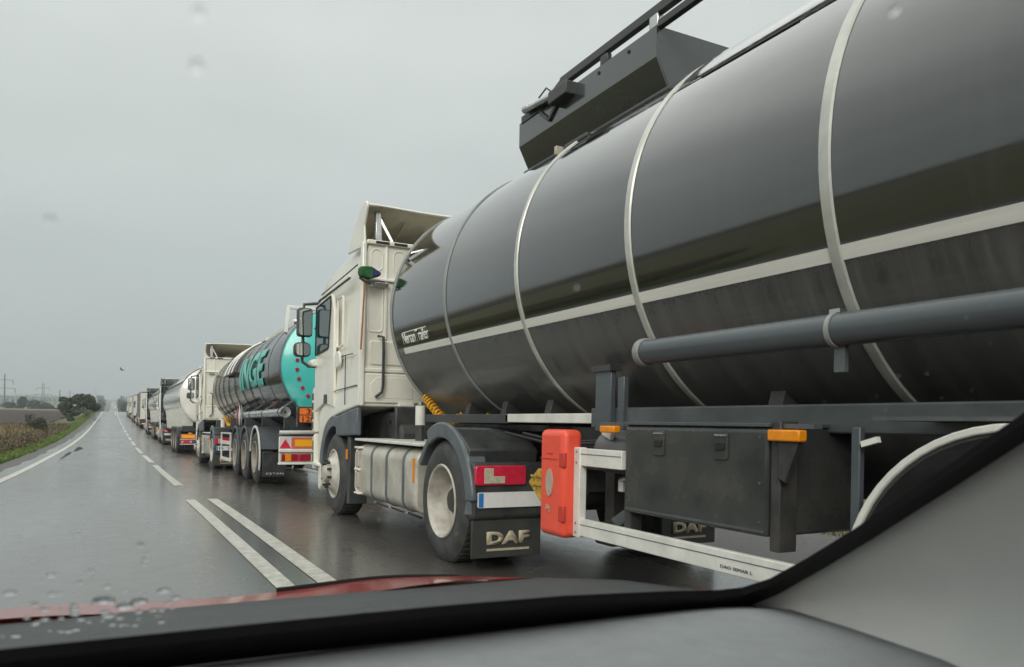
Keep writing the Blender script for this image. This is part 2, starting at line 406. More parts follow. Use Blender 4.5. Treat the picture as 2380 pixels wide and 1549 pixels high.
# ------------------------------------------------------------------ ground and road
def ground_mat():
    m = bpy.data.materials.new('ground_earth'); m.use_nodes = True
    nt = m.node_tree; b = nt.nodes['Principled BSDF']; N = nt.nodes.new; l = nt.links.new
    g = N('ShaderNodeNewGeometry'); sp = N('ShaderNodeSeparateXYZ'); l(g.outputs['Position'], sp.inputs[0])
    n = N('ShaderNodeTexNoise'); n.inputs['Scale'].default_value = .9; n.inputs['Detail'].default_value = 8; l(g.outputs['Position'], n.inputs['Vector'])
    nb = N('ShaderNodeTexNoise'); nb.inputs['Scale'].default_value = .05; nb.inputs['Detail'].default_value = 5; l(g.outputs['Position'], nb.inputs['Vector'])
    near = N('ShaderNodeMix'); near.data_type = 'RGBA'; near.inputs[6].default_value = (.055, .085, .025, 1); near.inputs[7].default_value = (.12, .095, .045, 1)
    l(n.outputs['Fac'], near.inputs[0])
    far = N('ShaderNodeMix'); far.data_type = 'RGBA'; far.inputs[6].default_value = (.055, .075, .03, 1); far.inputs[7].default_value = (.15, .13, .07, 1)
    mr = N('ShaderNodeMapRange'); mr.inputs['From Min'].default_value = .4; mr.inputs['From Max'].default_value = .6; l(nb.outputs['Fac'], mr.inputs['Value']); l(mr.outputs[0], far.inputs[0])
    mx = N('ShaderNodeMix'); mx.data_type = 'RGBA'; mf = N('ShaderNodeMapRange'); mf.inputs['From Min'].default_value = 90; mf.inputs['From Max'].default_value = 260
    l(sp.outputs['Y'], mf.inputs['Value']); l(mf.outputs[0], mx.inputs[0]); l(near.outputs[2], mx.inputs[6]); l(far.outputs[2], mx.inputs[7])
    l(mx.outputs[2], b.inputs['Base Color']); b.inputs['Roughness'].default_value = .9
    bp = N('ShaderNodeBump'); bp.inputs['Strength'].default_value = .6; bp.inputs['Distance'].default_value = .1; l(n.outputs['Fac'], bp.inputs['Height']); l(bp.outputs[0], b.inputs['Normal'])
    return m
gxl = [-2400, -1200, -600, -300, -150, -80, -40, -20, -12, -8, -5, -3.5, -2.4, -1.5, -.9, -.4, -.12]
gxr = [.1, .4, .9, 1.8, 3, 5, 8, 14, 30, 70, 200, 500, 1100, 2400]
gy = list(np.concatenate([np.arange(-300, -20, 40), np.arange(-20, 340, 2), np.arange(340, 1000, 20), np.arange(1000, 3600, 100)]))
mb = MB(); rows = []
for y in gy:
    row = [(left(y) + q if q > -30 else q, y) for q in gxl] + [(left(y) + .25, y), (1.2, y), (right(y) - .25, y)] + [(right(y) + q if q < 30 else q, y) for q in gxr]
    rows.append([(a, b, ground_z(a, b) - (.06 if left(y) + .01 < a < right(y) - .01 else .012)) for a, b in row])
mb.grid(rows)
struct(mb.build('ground', ground_mat(), angle=80))

def asphalt_mat():
    m = bpy.data.materials.new('wet_asphalt'); m.use_nodes = True
    nt = m.node_tree; b = nt.nodes['Principled BSDF']; N = nt.nodes.new; l = nt.links.new
    g = N('ShaderNodeNewGeometry'); sp = N('ShaderNodeSeparateXYZ'); l(g.outputs['Position'], sp.inputs[0])
    mp = N('ShaderNodeMapping'); mp.inputs['Scale'].default_value = (1, .16, 1); l(g.outputs['Position'], mp.inputs[0])
    fine = N('ShaderNodeTexNoise'); fine.inputs['Scale'].default_value = 85; fine.inputs['Detail'].default_value = 3; l(g.outputs['Position'], fine.inputs['Vector'])
    vor = N('ShaderNodeTexVoronoi'); vor.inputs['Scale'].default_value = 70; l(g.outputs['Position'], vor.inputs['Vector'])
    big = N('ShaderNodeTexNoise'); big.inputs['Scale'].default_value = 1.0; big.inputs['Detail'].default_value = 6; l(mp.outputs[0], big.inputs['Vector'])
    mid = N('ShaderNodeTexNoise'); mid.inputs['Scale'].default_value = 5; mid.inputs['Detail'].default_value = 5; l(g.outputs['Position'], mid.inputs['Vector'])
    trk = N('ShaderNodeMath'); trk.operation = 'MULTIPLY_ADD'; l(sp.outputs['X'], trk.inputs[0]); trk.inputs[1].default_value = 3.65; trk.inputs[2].default_value = 1.2
    sn = N('ShaderNodeMath'); sn.operation = 'SINE'; l(trk.outputs[0], sn.inputs[0])
    tw = N('ShaderNodeMath'); tw.operation = 'MULTIPLY_ADD'; l(sn.outputs[0], tw.inputs[0]); tw.inputs[1].default_value = .07; l(big.outputs['Fac'], tw.inputs[2])
    c1 = N('ShaderNodeMix'); c1.data_type = 'RGBA'; c1.inputs[6].default_value = (.050, .048, .045, 1); c1.inputs[7].default_value = (.125, .113, .10, 1)
    l(fine.outputs['Fac'], c1.inputs[0])
    c2 = N('ShaderNodeMix'); c2.data_type = 'RGBA'; c2.blend_type = 'MULTIPLY'; c2.inputs[0].default_value = .7
    mb_ = N('ShaderNodeMapRange'); mb_.inputs['To Min'].default_value = .75; mb_.inputs['To Max'].default_value = 1.2; l(tw.outputs[0], mb_.inputs['Value'])
    l(c1.outputs[2], c2.inputs[6]); l(mb_.outputs[0], c2.inputs[7]); l(c2.outputs[2], b.inputs['Base Color'])
    b.inputs['Coat Weight'].default_value = .6; b.inputs['Coat IOR'].default_value = 1.33; b.inputs['Coat Roughness'].default_value = .17
    # how much of the stone texture stands out of the water film
    ra = N('ShaderNodeMapRange'); ra.inputs['From Min'].default_value = .35; ra.inputs['From Max'].default_value = .65; ra.inputs['To Min'].default_value = .12; ra.inputs['To Max'].default_value = .26
    l(tw.outputs[0], ra.inputs['Value'])
    rb = N('ShaderNodeMath'); rb.operation = 'MULTIPLY_ADD'; l(mid.outputs['Fac'], rb.inputs[0]); rb.inputs[1].default_value = .16; l(ra.outputs[0], rb.inputs[2])
    l(rb.outputs[0], b.inputs['Roughness'])
    b.inputs['Specular IOR Level'].default_value = .95
    bs = N('ShaderNodeMapRange'); bs.inputs['From Min'].default_value = .35; bs.inputs['From Max'].default_value = .65; bs.inputs['To Min'].default_value = .06; bs.inputs['To Max'].default_value = .24; l(big.outputs['Fac'], bs.inputs['Value'])
    bp = N('ShaderNodeBump'); bp.inputs['Distance'].default_value = .006; l(bs.outputs[0], bp.inputs['Strength']); l(vor.outputs['Distance'], bp.inputs['Height'])
    bp2 = N('ShaderNodeBump'); bp2.inputs['Distance'].default_value = .02; bp2.inputs['Strength'].default_value = .025; l(mid.outputs['Fac'], bp2.inputs['Height']); l(bp.outputs[0], bp2.inputs['Normal'])
    l(bp2.outputs[0], b.inputs['Normal'])
    return m
ry = list(np.concatenate([np.arange(-60, 340, 2), np.arange(340, 1000, 20), np.arange(1000, 3400, 60)]))
def road_top(x, y): return zr(y) + .012 * (1 - ((x - xc(y)) / 4.0) ** 2)
mb = MB()
mb.grid([[(left(y) + (right(y) - left(y)) * q, y, road_top(left(y) + (right(y) - left(y)) * q, y)) for q in np.linspace(0, 1, 13)] for y in ry])
road = struct(mb.build('road', asphalt_mat(), angle=80))

def gravel_mat():
    return mat('wet_gravel', (.11, .10, .09), .55, var=.5, vscale=14, col2=(.05, .048, .042), bump=.8, bscale=45)
mb = MB()
mb.grid([[(x + xe(y) + (random.uniform(-.10, .10) if i != 1 else 0), y, zr(y) + zo) for i, (x, zo) in enumerate(((-.98, -.025), (-.7, .0), (-.46, .006)))] for y in [q for q in ry if q < 330]] )
struct(mb.build('road_shoulder', gravel_mat(), angle=80))
mb = MB()
mb.grid([[(x + xc(y), y, zr(y) + zo) for x, zo in ((3.88, .008), (4.4, .0), (5.4, -.02), (6.4, -.05))] for y in [q for q in ry if q < 330]])
struct(mb.build('road_shoulder', gravel_mat(), angle=80))

def paint_mat():
    m = mat('road_paint', (.62, .61, .55), .42, var=.4, vscale=11.0, col2=(.36, .35, .31), bump=.6, bscale=70)
    return m
M_PAINT = paint_mat()
def marking(name, x, w, y0, y1, parent, step=2.0):
    ys = list(np.arange(y0, y1, step)) + [y1]
    mb = MB()
    mb.grid([[(xx, y, road_top(xx, y) + .005) for xx in (x(y) - w / 2, x(y) + w / 2)] for y in ys])
    o = mb.build(name, M_PAINT, parent, angle=80); return o
marking('solid_line', lambda y: 1.10 - .012 * (y - 5), .135, -20, 12.25, road)
marking('solid_line', lambda y: 1.41 - .012 * (y - 5), .145, -20, 12.30, road)
for y0, y1 in [(15.5, 24.9), (26.7, 32.7), (34.7, 41.8), (44.4, 51.0), (53.4, 59.8), (62.4, 68.2), (71.2, 79.6), (83.0, 91.0), (94.6, 101.6)]:
    marking('lane_dash', xc, .155, y0, y1, road)
y = 105.4
for k in range(5):
    marking('lane_dash', xc, .16, y, y + 7.6, road); y += 11.4
marking('solid_line', lambda y: xc(y) + .02, .17, 162, 330, road, 4)
marking('solid_line', lambda y: xc(y) - .36, .15, 165, 330, road, 4)
marking('edge_line', xe, .17, -20, 330, road, 4)
marking('edge_line', lambda y: xc(y) + 3.55, .15, -20, 330, road, 4)

def puddle_mat():
    return mat('puddle_water', (.025, .026, .026), .06, spec=.8)
def puddle(cx, cy, rx, ryy, seed):
    rnd = random.Random(seed); mb = MB(); n = 36
    ring = []
    for k in range(n):
        a = 2 * math.pi * k / n; q = 1 + .22 * math.sin(3 * a + seed) + .10 * math.sin(7 * a + 2 * seed) + rnd.uniform(-.03, .03)
        x, yy = cx + rx * q * math.cos(a), cy + ryy * q * math.sin(a); ring.append((x, yy, road_top(x, yy) + .003))
    mb.add([(cx, cy, road_top(cx, cy) + .003)] + ring, [(0, 1 + k, 1 + (k + 1) % n) for k in range(n)])
    return struct(mb.build('puddle', puddle_mat(), angle=80))
for i, q in enumerate([(-1.55, 33, .06, 4.2), (-1.40, 40, .13, 2.6), (2.35, 38.0, .14, 1.3)]): puddle(*q, i)

# ploughed field on the left, past the weeds
def field_mat():
    m = bpy.data.materials.new('ploughed_soil'); m.use_nodes = True
    nt = m.node_tree; b = nt.nodes['Principled BSDF']; N = nt.nodes.new; l = nt.links.new
    g = N('ShaderNodeNewGeometry'); n = N('ShaderNodeTexNoise'); n.inputs['Scale'].default_value = .55; n.inputs['Detail'].default_value = 9; n.inputs['Roughness'].default_value = .7; l(g.outputs['Position'], n.inputs['Vector'])
    mx = N('ShaderNodeMix'); mx.data_type = 'RGBA'; mx.inputs[6].default_value = (.018, .012, .009, 1); mx.inputs[7].default_value = (.055, .036, .026, 1); l(n.outputs['Fac'], mx.inputs[0]); l(mx.outputs[2], b.inputs['Base Color'])
    b.inputs['Roughness'].default_value = .9
    bp = N('ShaderNodeBump'); bp.inputs['Strength'].default_value = 1; bp.inputs['Distance'].default_value = .25; l(n.outputs['Fac'], bp.inputs['Height']); l(bp.outputs[0], b.inputs['Normal'])
    return m
mb = MB()
fy = list(np.arange(70, 236, 5))
mb.grid([[(x, y, ground_z(x, y) + .06 + .05 * math.sin(x * 2.1 + y * .3)) for x in [-320, -200, -120, -80, -50, -38, -30, -24, -19, -15, -12, -10, -8.2, -7]] for y in fy])
struct(mb.build('ploughed_field', field_mat(), angle=80))
# dry stubble strip along the far edge of the field
mb = MB()
mb.grid([[(x, y, ground_z(x, y) + .10 + zo) for x in (-320, -200, -120, -60, -40, -25, -15, -9)] for y, zo in ((228, 0), (233, .35), (240, .35), (250, 0))])
struct(mb.build('field_margin', mat('dry_margin', (.20, .17, .10), .9, var=.4, vscale=.5), angle=80))

# ------------------------------------------------------------------ vegetation
def leaf_mat(name, a, c, tr=.15, scale=.8):
    m = bpy.data.materials.new(name); m.use_nodes = True
    nt = m.node_tree; b = nt.nodes['Principled BSDF']; N = nt.nodes.new; l = nt.links.new
    g = N('ShaderNodeNewGeometry'); mx = N('ShaderNodeMix'); mx.data_type = 'RGBA'
    tc = N('ShaderNodeTexCoord'); n = N('ShaderNodeTexNoise'); n.inputs['Scale'].default_value = scale; l(tc.outputs['Object'], n.inputs['Vector'])
    ad = N('ShaderNodeMath'); ad.operation = 'MULTIPLY_ADD'; l(g.outputs['Random Per Island'], ad.inputs[0]); ad.inputs[1].default_value = .55
    sb = N('ShaderNodeMapRange'); sb.inputs['From Min'].default_value = .35; sb.inputs['From Max'].default_value = .65; sb.inputs['To Max'].default_value = .45; l(n.outputs['Fac'], sb.inputs['Value']); l(sb.outputs[0], ad.inputs[2])
    mx.inputs[6].default_value = (*a, 1); mx.inputs[7].default_value = (*c, 1); l(ad.outputs[0], mx.inputs[0]); l(mx.outputs[2], b.inputs['Base Color'])
    b.inputs['Roughness'].default_value = .6; b.inputs['Subsurface Weight'].default_value = 0
    return m
def np_obj(name, V, Fq, m, parent=None, kind=None):
    me = bpy.data.meshes.new(name)
    k = Fq.shape[1]
    me.vertices.add(len(V)); me.vertices.foreach_set('co', V.astype(np.float32).ravel())
    me.loops.add(Fq.size); me.loops.foreach_set('vertex_index', Fq.astype(np.int32).ravel())
    me.polygons.add(len(Fq)); me.polygons.foreach_set('loop_start', np.arange(0, Fq.size, k, dtype=np.int32)); me.polygons.foreach_set('loop_total', np.full(len(Fq), k, dtype=np.int32))
    me.update(calc_edges=True); me.validate(); me.materials.append(m)
    o = bpy.data.objects.new(name, me); COL.objects.link(o)
    if parent is not None: o.parent = parent
    if kind: o['kind'] = kind
    return o
def leaf_quads(rng, P, size):
    n = len(P); d = rng.normal(size=(n, 3)); d /= np.linalg.norm(d, axis=1)[:, None]
    t = np.cross(d, rng.normal(size=(n, 3))); t /= np.linalg.norm(t, axis=1)[:, None]; b = np.cross(d, t)
    s = size * rng.uniform(.6, 1.4, n)[:, None]
    V = np.stack([P - t * s, P + b * s * .55, P + t * s, P - b * s * .55], 1).reshape(-1, 3)
    return V, np.arange(4 * n).reshape(-1, 4)
def crown_points(rng, lobes, n):
    vol = np.array([a[3] * a[4] * a[5] for a in lobes]) ** .67; pick = rng.choice(len(lobes), n, p=vol / vol.sum())
    A = np.array(lobes)[pick]
    d = rng.normal(size=(n, 3)); d /= np.linalg.norm(d, axis=1)[:, None]
    r = rng.uniform(.55, 1.05, n) ** .6 * (1 + .14 * np.sin(d[:, 0] * 9 + pick) * np.cos(d[:, 2] * 8 + pick))
    return A[:, :3] + d * r[:, None] * A[:, 3:6]
def tree(name, label, cat, X, Y, h, w, nleaf, leaf, m, seed, group=None, trunk=.25, nl=9, stretch=1.0, lo=.12, base=None):
    rng = np.random.default_rng(seed)
    t = thing(name, label, cat, (X, Y, ground_z(X, Y) if base is None else base), group)
    lobes = []
    for k in range(nl):
        a = rng.uniform(0, 6.28); rr = rng.uniform(.05, .62) * w / 2; q = rng.uniform(lo, .82)
        s = (1 - .55 * abs(q - .5)) * rng.uniform(.55, .95)
        lobes.append((rr * math.cos(a) * stretch, rr * math.sin(a), h * (q * .85 + .06), w * .30 * s * stretch, w * .30 * s, h * .20 * s))
    P = crown_points(rng, lobes, nleaf); P[:, 2] = np.maximum(P[:, 2], .05)
    V, Fq = leaf_quads(rng, P, leaf)
    np_obj('crown', V, Fq, m, t, kind='stuff')
    tb = MB(); tb.tube([(0, 0, -.1), (.03 * h * .2, 0, h * .25), (0, .02 * h, h * .62)], trunk * h * .06, 7)
    for k in range(5):
        a = 1.3 * k; tb.tube([(0, 0, h * (.16 + .08 * k)), (math.cos(a) * w * .16, math.sin(a) * w * .16, h * (.3 + .1 * k)), (math.cos(a) * w * .30, math.sin(a) * w * .30, h * (.42 + .1 * k))], trunk * h * .025, 5)
    tb.build('trunk', M_BARK, t)
    return t
M_L1 = leaf_mat('leaf_bush', (.020, .034, .014), (.085, .105, .042))
M_L2 = leaf_mat('leaf_dull', (.030, .036, .018), (.085, .082, .046))
M_L3 = leaf_mat('leaf_far', (.022, .038, .020), (.06, .078, .04), scale=.3)
M_L4 = leaf_mat('leaf_pale', (.10, .12, .06), (.22, .22, .13))
# the two big roadside bushes and the small ones near them
tree('roadside_tree', 'tall round dark green bush beside the left verge', 'tree', -4.35, 150, 5.0, 4.7, 6500, .17, M_L1, 3, 'roadside bushes', nl=15, lo=.1)
tree('roadside_tree', 'lower spiky green bush left of the tall round bush', 'tree', -6.6, 147, 4.0, 3.7, 5000, .16, M_L1, 4, 'roadside bushes', nl=12, lo=.05)
tree('roadside_bush', 'pale silvery bush in front of the tall round bush', 'bush', -3.75, 134, 2.2, 1.5, 1500, .08, M_L4, 5, 'roadside bushes', nl=7, lo=.05)
tree('roadside_bush', 'low dark bush at the foot of the spiky bush', 'bush', -5.2, 122, 1.9, 2.3, 2400, .08, M_L1, 6, 'roadside bushes', nl=8, lo=.02)
tree('roadside_tree', 'green rounded bush at the road crest behind the tall bush', 'tree', -4.1, 200, 2.7, 2.9, 3500, .12, M_L1, 7, 'roadside bushes', nl=10, lo=.05)
tree('roadside_bush', 'small brownish green shrub standing alone before the ploughed field', 'bush', -5.2, 71, 1.65, 2.0, 3200, .05, M_L2, 8, 'roadside bushes', nl=9, lo=.02)
tree('roadside_bush', 'thin twiggy shrub left of the brownish shrub', 'bush', -6.3, 76, 1.7, 1.1, 700, .045, M_L2, 9, 'roadside bushes', nl=6, lo=.02)
far = [(-39.6, 395, 9.4, 10.5, 'broad hazy tree beside the white roof beyond the field'), (-35.2, 392, 11.0, 6.5, 'hazy tree with a pointed top beyond the ploughed field'), (-30.8, 398, 9.6, 10, 'round hazy tree near the lattice pylon beyond the field'),
       (-25.8, 394, 8.0, 8.6, 'low hazy tree right of the round one beyond the field'), (-45, 390, 6, 7, 'small hazy tree at the edge of the view beyond the field'), (-21.5, 400, 7.4, 7.5, 'hazy tree half hidden by the spiky bush')]
for i, (x, y_, h, w, lb) in enumerate(far):
    tree('far_tree', lb, 'tree', x, y_, h, w, 3600, .26, M_L3, 20 + i, 'hazy trees beyond the field', nl=12, lo=.02)
stuffx = np.random.default_rng(5)
# trees lining the far road after the crest
lines = [(-8.2, 480, 10.5, 7, 'green tree left of the far road where it dips'), (-9.0, 600, 12, 8, 'tree behind the dip on the left of the far road'), (-9.5, 760, 13, 9, 'hazy tree left of the far road midway to the hill'), (-10.5, 920, 13, 10, 'hazy tree left of the far road before the hill'),
         (-14, 1150, 15, 14, 'faint tree left of the far road on the hill'), (6.9, 430, 11, 7, 'green tree right of the far road behind the last truck'), (7.2, 560, 12.5, 8, 'hazy tree right of the far road past the dip'), (7.6, 700, 13.5, 9, 'hazy tree right of the far road midway to the hill'),
         (8.6, 900, 13, 10, 'faint tree right of the far road before the hill'), (11, 1120, 15, 14, 'faint tree right of the far road on the hill'), (13, 380, 9.5, 8, 'broad tree standing back right of the far road'), (-18, 1500, 18, 20, 'faint tree left near the top of the far road'), (16, 1600, 18, 20, 'faint tree right near the top of the far road')]
for i, (x, y_, h, w, lb) in enumerate(lines):
    tree('far_tree', lb, 'tree', x + xo(y_), y_, h, w, 2200, .045 * h * .9, M_L3, 40 + i, 'trees along the far road', nl=11, lo=.02)
# a far wood on the hillside: nobody could count it
rng = np.random.default_rng(11)
P = []
for k in range(420):
    yy = rng.uniform(900, 3200); sx = rng.choice([-1, 1]); xx = sx * rng.uniform(30, 900)
    zz = ground_z(xx, yy); n = 60; c = rng.normal(size=(n, 3)) * np.array([14, 6, 2.6]) + np.array([xx, yy, zz + 4]); P.append(c)
V, Fq = leaf_quads(rng, np.concatenate(P), 2.0)
stuff(np_obj('distant_woodland', V, Fq, M_L3))

# near ground cover
def blades(name, m, rng, n, xf, y0, y1, h0, h1, w, lean=.35, dens=lambda y: 1.0):
    Y = y0 * (y1 / y0) ** rng.uniform(0, 1, n); X = xf(rng, Y)
    Z = np.array([ground_z(a, b) for a, b in zip(X, Y)])
    h = rng.uniform(h0, h1, n); a = rng.uniform(0, 6.28, n); ww = w * (1 + Y / 22)
    dx, dy = np.cos(a), np.sin(a); lx = rng.normal(size=n) * lean * h; ly = rng.normal(size=n) * lean * h
    B0 = np.stack([X - dx * ww, Y - dy * ww, Z - .04], 1); B1 = np.stack([X + dx * ww, Y + dy * ww, Z - .04], 1)
    M0 = np.stack([X + lx * .4 - dx * ww * .8, Y + ly * .4 - dy * ww * .8, Z + h * .6], 1); M1 = np.stack([X + lx * .4 + dx * ww * .8, Y + ly * .4 + dy * ww * .8, Z + h * .6], 1)
    T = np.stack([X + lx, Y + ly, Z + h], 1)
    V = np.stack([B0, B1, M1, M0, T, T + np.stack([dx * ww * .3, dy * ww * .3, 0 * h], 1)], 1).reshape(-1, 3)
    i = np.arange(n)[:, None] * 6
    Fq = np.concatenate([i + np.array([[0, 1, 2, 3]]), i + np.array([[3, 2, 5, 4]])], 0)
    o = np_obj(name, V, Fq, m); o['kind'] = 'stuff'; return o
M_G1 = leaf_mat('verge_blades', (.060, .115, .018), (.17, .23, .045), scale=.6)
M_G2 = leaf_mat('weed_stalks', (.060, .048, .028), (.17, .125, .060), scale=.5)
M_G3 = leaf_mat('dry_maize', (.13, .105, .045), (.30, .23, .10), scale=.5)
rg = np.random.default_rng(2)
XO = np.vectorize(xo); XE = np.vectorize(xe); XC = np.vectorize(xc)
blades('grass', M_G1, rg, 42000, lambda r, Y: XE(Y) - .84 - np.abs(r.normal(size=len(Y))) * .55 - np.minimum(Y, 130) * .004, 9, 205, .05, .17, .006)
blades('dry_weeds', M_G2, rg, 30000, lambda r, Y: XE(Y) - 1.75 - Y * .003 - r.uniform(0, 1, len(Y)) ** 1.2 * (2.0 + Y * .06), 12, 95, .12, .50, .006, .75)
# low scrubby weeds between the verge and the field
rw_ = np.random.default_rng(31); P = []
for k in range(520):
    yy = 14 * (88 / 14) ** rw_.uniform(0, 1); xx = xe(yy) - 1.7 - rw_.uniform(0, 1) ** 1.2 * (1.5 + yy * .055); n = 46
    hh = rw_.uniform(.22, .62); P.append(rw_.normal(size=(n, 3)) * np.array([.26, .26, hh * .3]) + np.array([xx, yy, ground_z(xx, yy) + hh * .5]))
P = np.concatenate(P); V, Fq = leaf_quads(rw_, P, .045)
stuff(np_obj('undergrowth', V, Fq, leaf_mat('scrub_leaf', (.045, .042, .022), (.15, .115, .055), scale=.45)))
blades('dry_maize', M_G3, rg, 9000, lambda r, Y: -5.2 - r.uniform(0, 1, len(Y)) * (4 + Y * .06), 52, 84, .18, .52, .009, .5)
blades('grass', M_G2, rg, 9000, lambda r, Y: XC(Y) + 6.2 + np.abs(r.normal(size=len(Y))) * 1.2, 2, 160, .03, .09, .004)

# ------------------------------------------------------------------ wheels
def wheel_front(t, x, y, side, r=.51):
    """steer wheel: flat disc rim standing out; side=-1 is the left"""
    s = side
    tb = MB(); tb.lathe([(s * .0 - s * .30, .34), (s * -.30, r - .05), (s * -.27, r), (s * -.03, r), (s * .0, r - .05), (s * .012, .42), (s * .005, .315), (s * -.02, .29)], (x, y, r), 'x', 44)
    for k in range(44):
        a = 2 * math.pi * k / 44
        tb.bar((x - s * .05, y + (r + .004) * math.cos(a), r + (r + .004) * math.sin(a)), (x - s * .25, y + (r + .004) * math.cos(a + .05), r + (r + .004) * math.sin(a + .05)), .03, .012, (0, math.cos(a), math.sin(a)))
    w = tb.build('wheel', M_RUBBER, t)
    rb = MB(); rb.lathe([(s * -.02, .285), (s * .012, .315), (s * .018, .30), (s * -.005, .275), (s * .03, .22), (s * .075, .19), (s * .08, .13), (s * .075, .10)], (x, y, r), 'x', 36)
    rb.build('rim', M_RIM, w)
    hb = MB(); hb.lathe([(s * .06, .115), (s * .13, .105), (s * .15, .06), (s * .152, .005)], (x, y, r), 'x', 24)
    hb.build('hub', M_DARKPL if side > 0 else M_RIM, w); hb = MB()
    for k in range(10):
        a = 2 * math.pi * k / 10 + .2; c = (y + .165 * math.cos(a), r + .165 * math.sin(a))
        hb.cyl((x + s * .07, *c), (x + s * .125, *c), .019, 6)
    stuff(hb.build('wheel_nuts', M_CHASSIS, w))
    return w
def wheel_rear(t, x, y, side, r=.51, dual=True, m=None):
    """drive or trailer wheel: deep dished rim"""
    s = side; tb = MB()
    tb.lathe([(s * -.28, .30), (s * -.28, r - .05), (s * -.25, r), (s * -.03, r), (s * .0, r - .045), (s * .012, .42), (s * .005, .325), (s * -.015, .29)], (x, y, r), 'x', 48)
    for k in range(48):
        a = 2 * math.pi * k / 48
        tb.bar((x - s * .04, y + (r + .004) * math.cos(a), r + (r + .004) * math.sin(a)), (x - s * .24, y + (r + .004) * math.cos(a + .06), r + (r + .004) * math.sin(a + .06)), .032, .013, (0, math.cos(a), math.sin(a)))
    if dual: tb.lathe([(s * -.64, .34), (s * -.64, r - .05), (s * -.61, r), (s * -.37, r), (s * -.34, r - .05), (s * -.34, .34)], (x, y, r), 'x', 32)
    w = tb.build('wheel', M_RUBBER, t)
    rb = MB(); rb.lathe([(s * -.02, .292), (s * .008, .318), (s * .02, .308), (s * .012, .292), (s * -.03, .276), (s * -.17, .262), (s * -.20, .235), (s * -.205, .12)], (x, y, r), 'x', 40)
    rb.build('rim', m or M_RIM, w)
    hb = MB(); hb.lathe([(s * -.21, .13), (s * -.12, .12), (s * -.08, .09), (s * -.075, .004)], (x, y, r), 'x', 20)
    for k in range(10):
        a = 2 * math.pi * k / 10; c = (y + .19 * math.cos(a), r + .19 * math.sin(a)); hb.cyl((x - s * .205, *c), (x - s * .165, *c), .018, 6)
    hb.build('hub', M_CHASSIS, w)
    return w
def arch_band(x0, x1, cy, cz, r0, r1, a0, a1, n=22):
    """a curved mudguard sheet: ring sector between radii, swept over x"""
    mb = MB(); P = []
    for k in range(n + 1):
        a = a0 + (a1 - a0) * k / n; P.append((math.cos(a), math.sin(a)))
    prof = [(cy + r1 * c, cz + r1 * s_) for c, s_ in P] + [(cy + r0 * c, cz + r0 * s_) for c, s_ in reversed(P)]
    m = n + 1
    vs = [(x0, u, v) for u, v in prof] + [(x1, u, v) for u, v in prof]; N2 = 2 * m; fs = []
    for k in range(n):
        o, i = (k, k + 1), (N2 - 1 - k, N2 - 2 - k)
        fs += [(o[0], o[1], i[1], i[0]), (o[1] + N2, o[0] + N2, i[0] + N2, i[1] + N2), (o[0], o[0] + N2, o[1] + N2, o[1]), (i[0], i[1], i[1] + N2, i[0] + N2)]
    fs += [(0, N2 - 1, 2 * N2 - 1, N2), (n, n + N2, n + 1 + N2, n + 1)]
    mb.add(vs, fs); return mb
def rrect(u0, u1, v0, v1, r, n=5):
    P = []
    for cx, cy_, a in ((u1 - r, v1 - r, 0), (u0 + r, v1 - r, 90), (u0 + r, v0 + r, 180), (u1 - r, v0 + r, 270)):
        for k in range(n + 1):
            t = rad(a + 90 * k / n); P.append((cx + r * math.cos(t), cy_ + r * math.sin(t)))
    return P
def rring(u0, u1, v0, v1, r, w, axis, a, b):
    """a raised rounded-rectangle border (outer minus inner), extruded"""
    o = rrect(u0, u1, v0, v1, r); i = rrect(u0 + w, u1 - w, v0 + w, v1 - w, max(r - w, .005)); n = len(o); mb = MB()
    def P(u, v, t): return {'x': (t, u, v), 'y': (u, t, v), 'z': (u, v, t)}[axis]
    vs = [P(*p, a) for p in o] + [P(*p, a) for p in i] + [P(*p, b) for p in o] + [P(*p, b) for p in i]; fs = []
    for k in range(n):
        q = (k + 1) % n
        fs += [(k, q, n + q, n + k), (2 * n + q, 2 * n + k, 3 * n + k, 3 * n + q), (k, 2 * n + k, 2 * n + q, q), (n + q, 3 * n + q, 3 * n + k, n + k)]
    mb.add(vs, fs); return mb

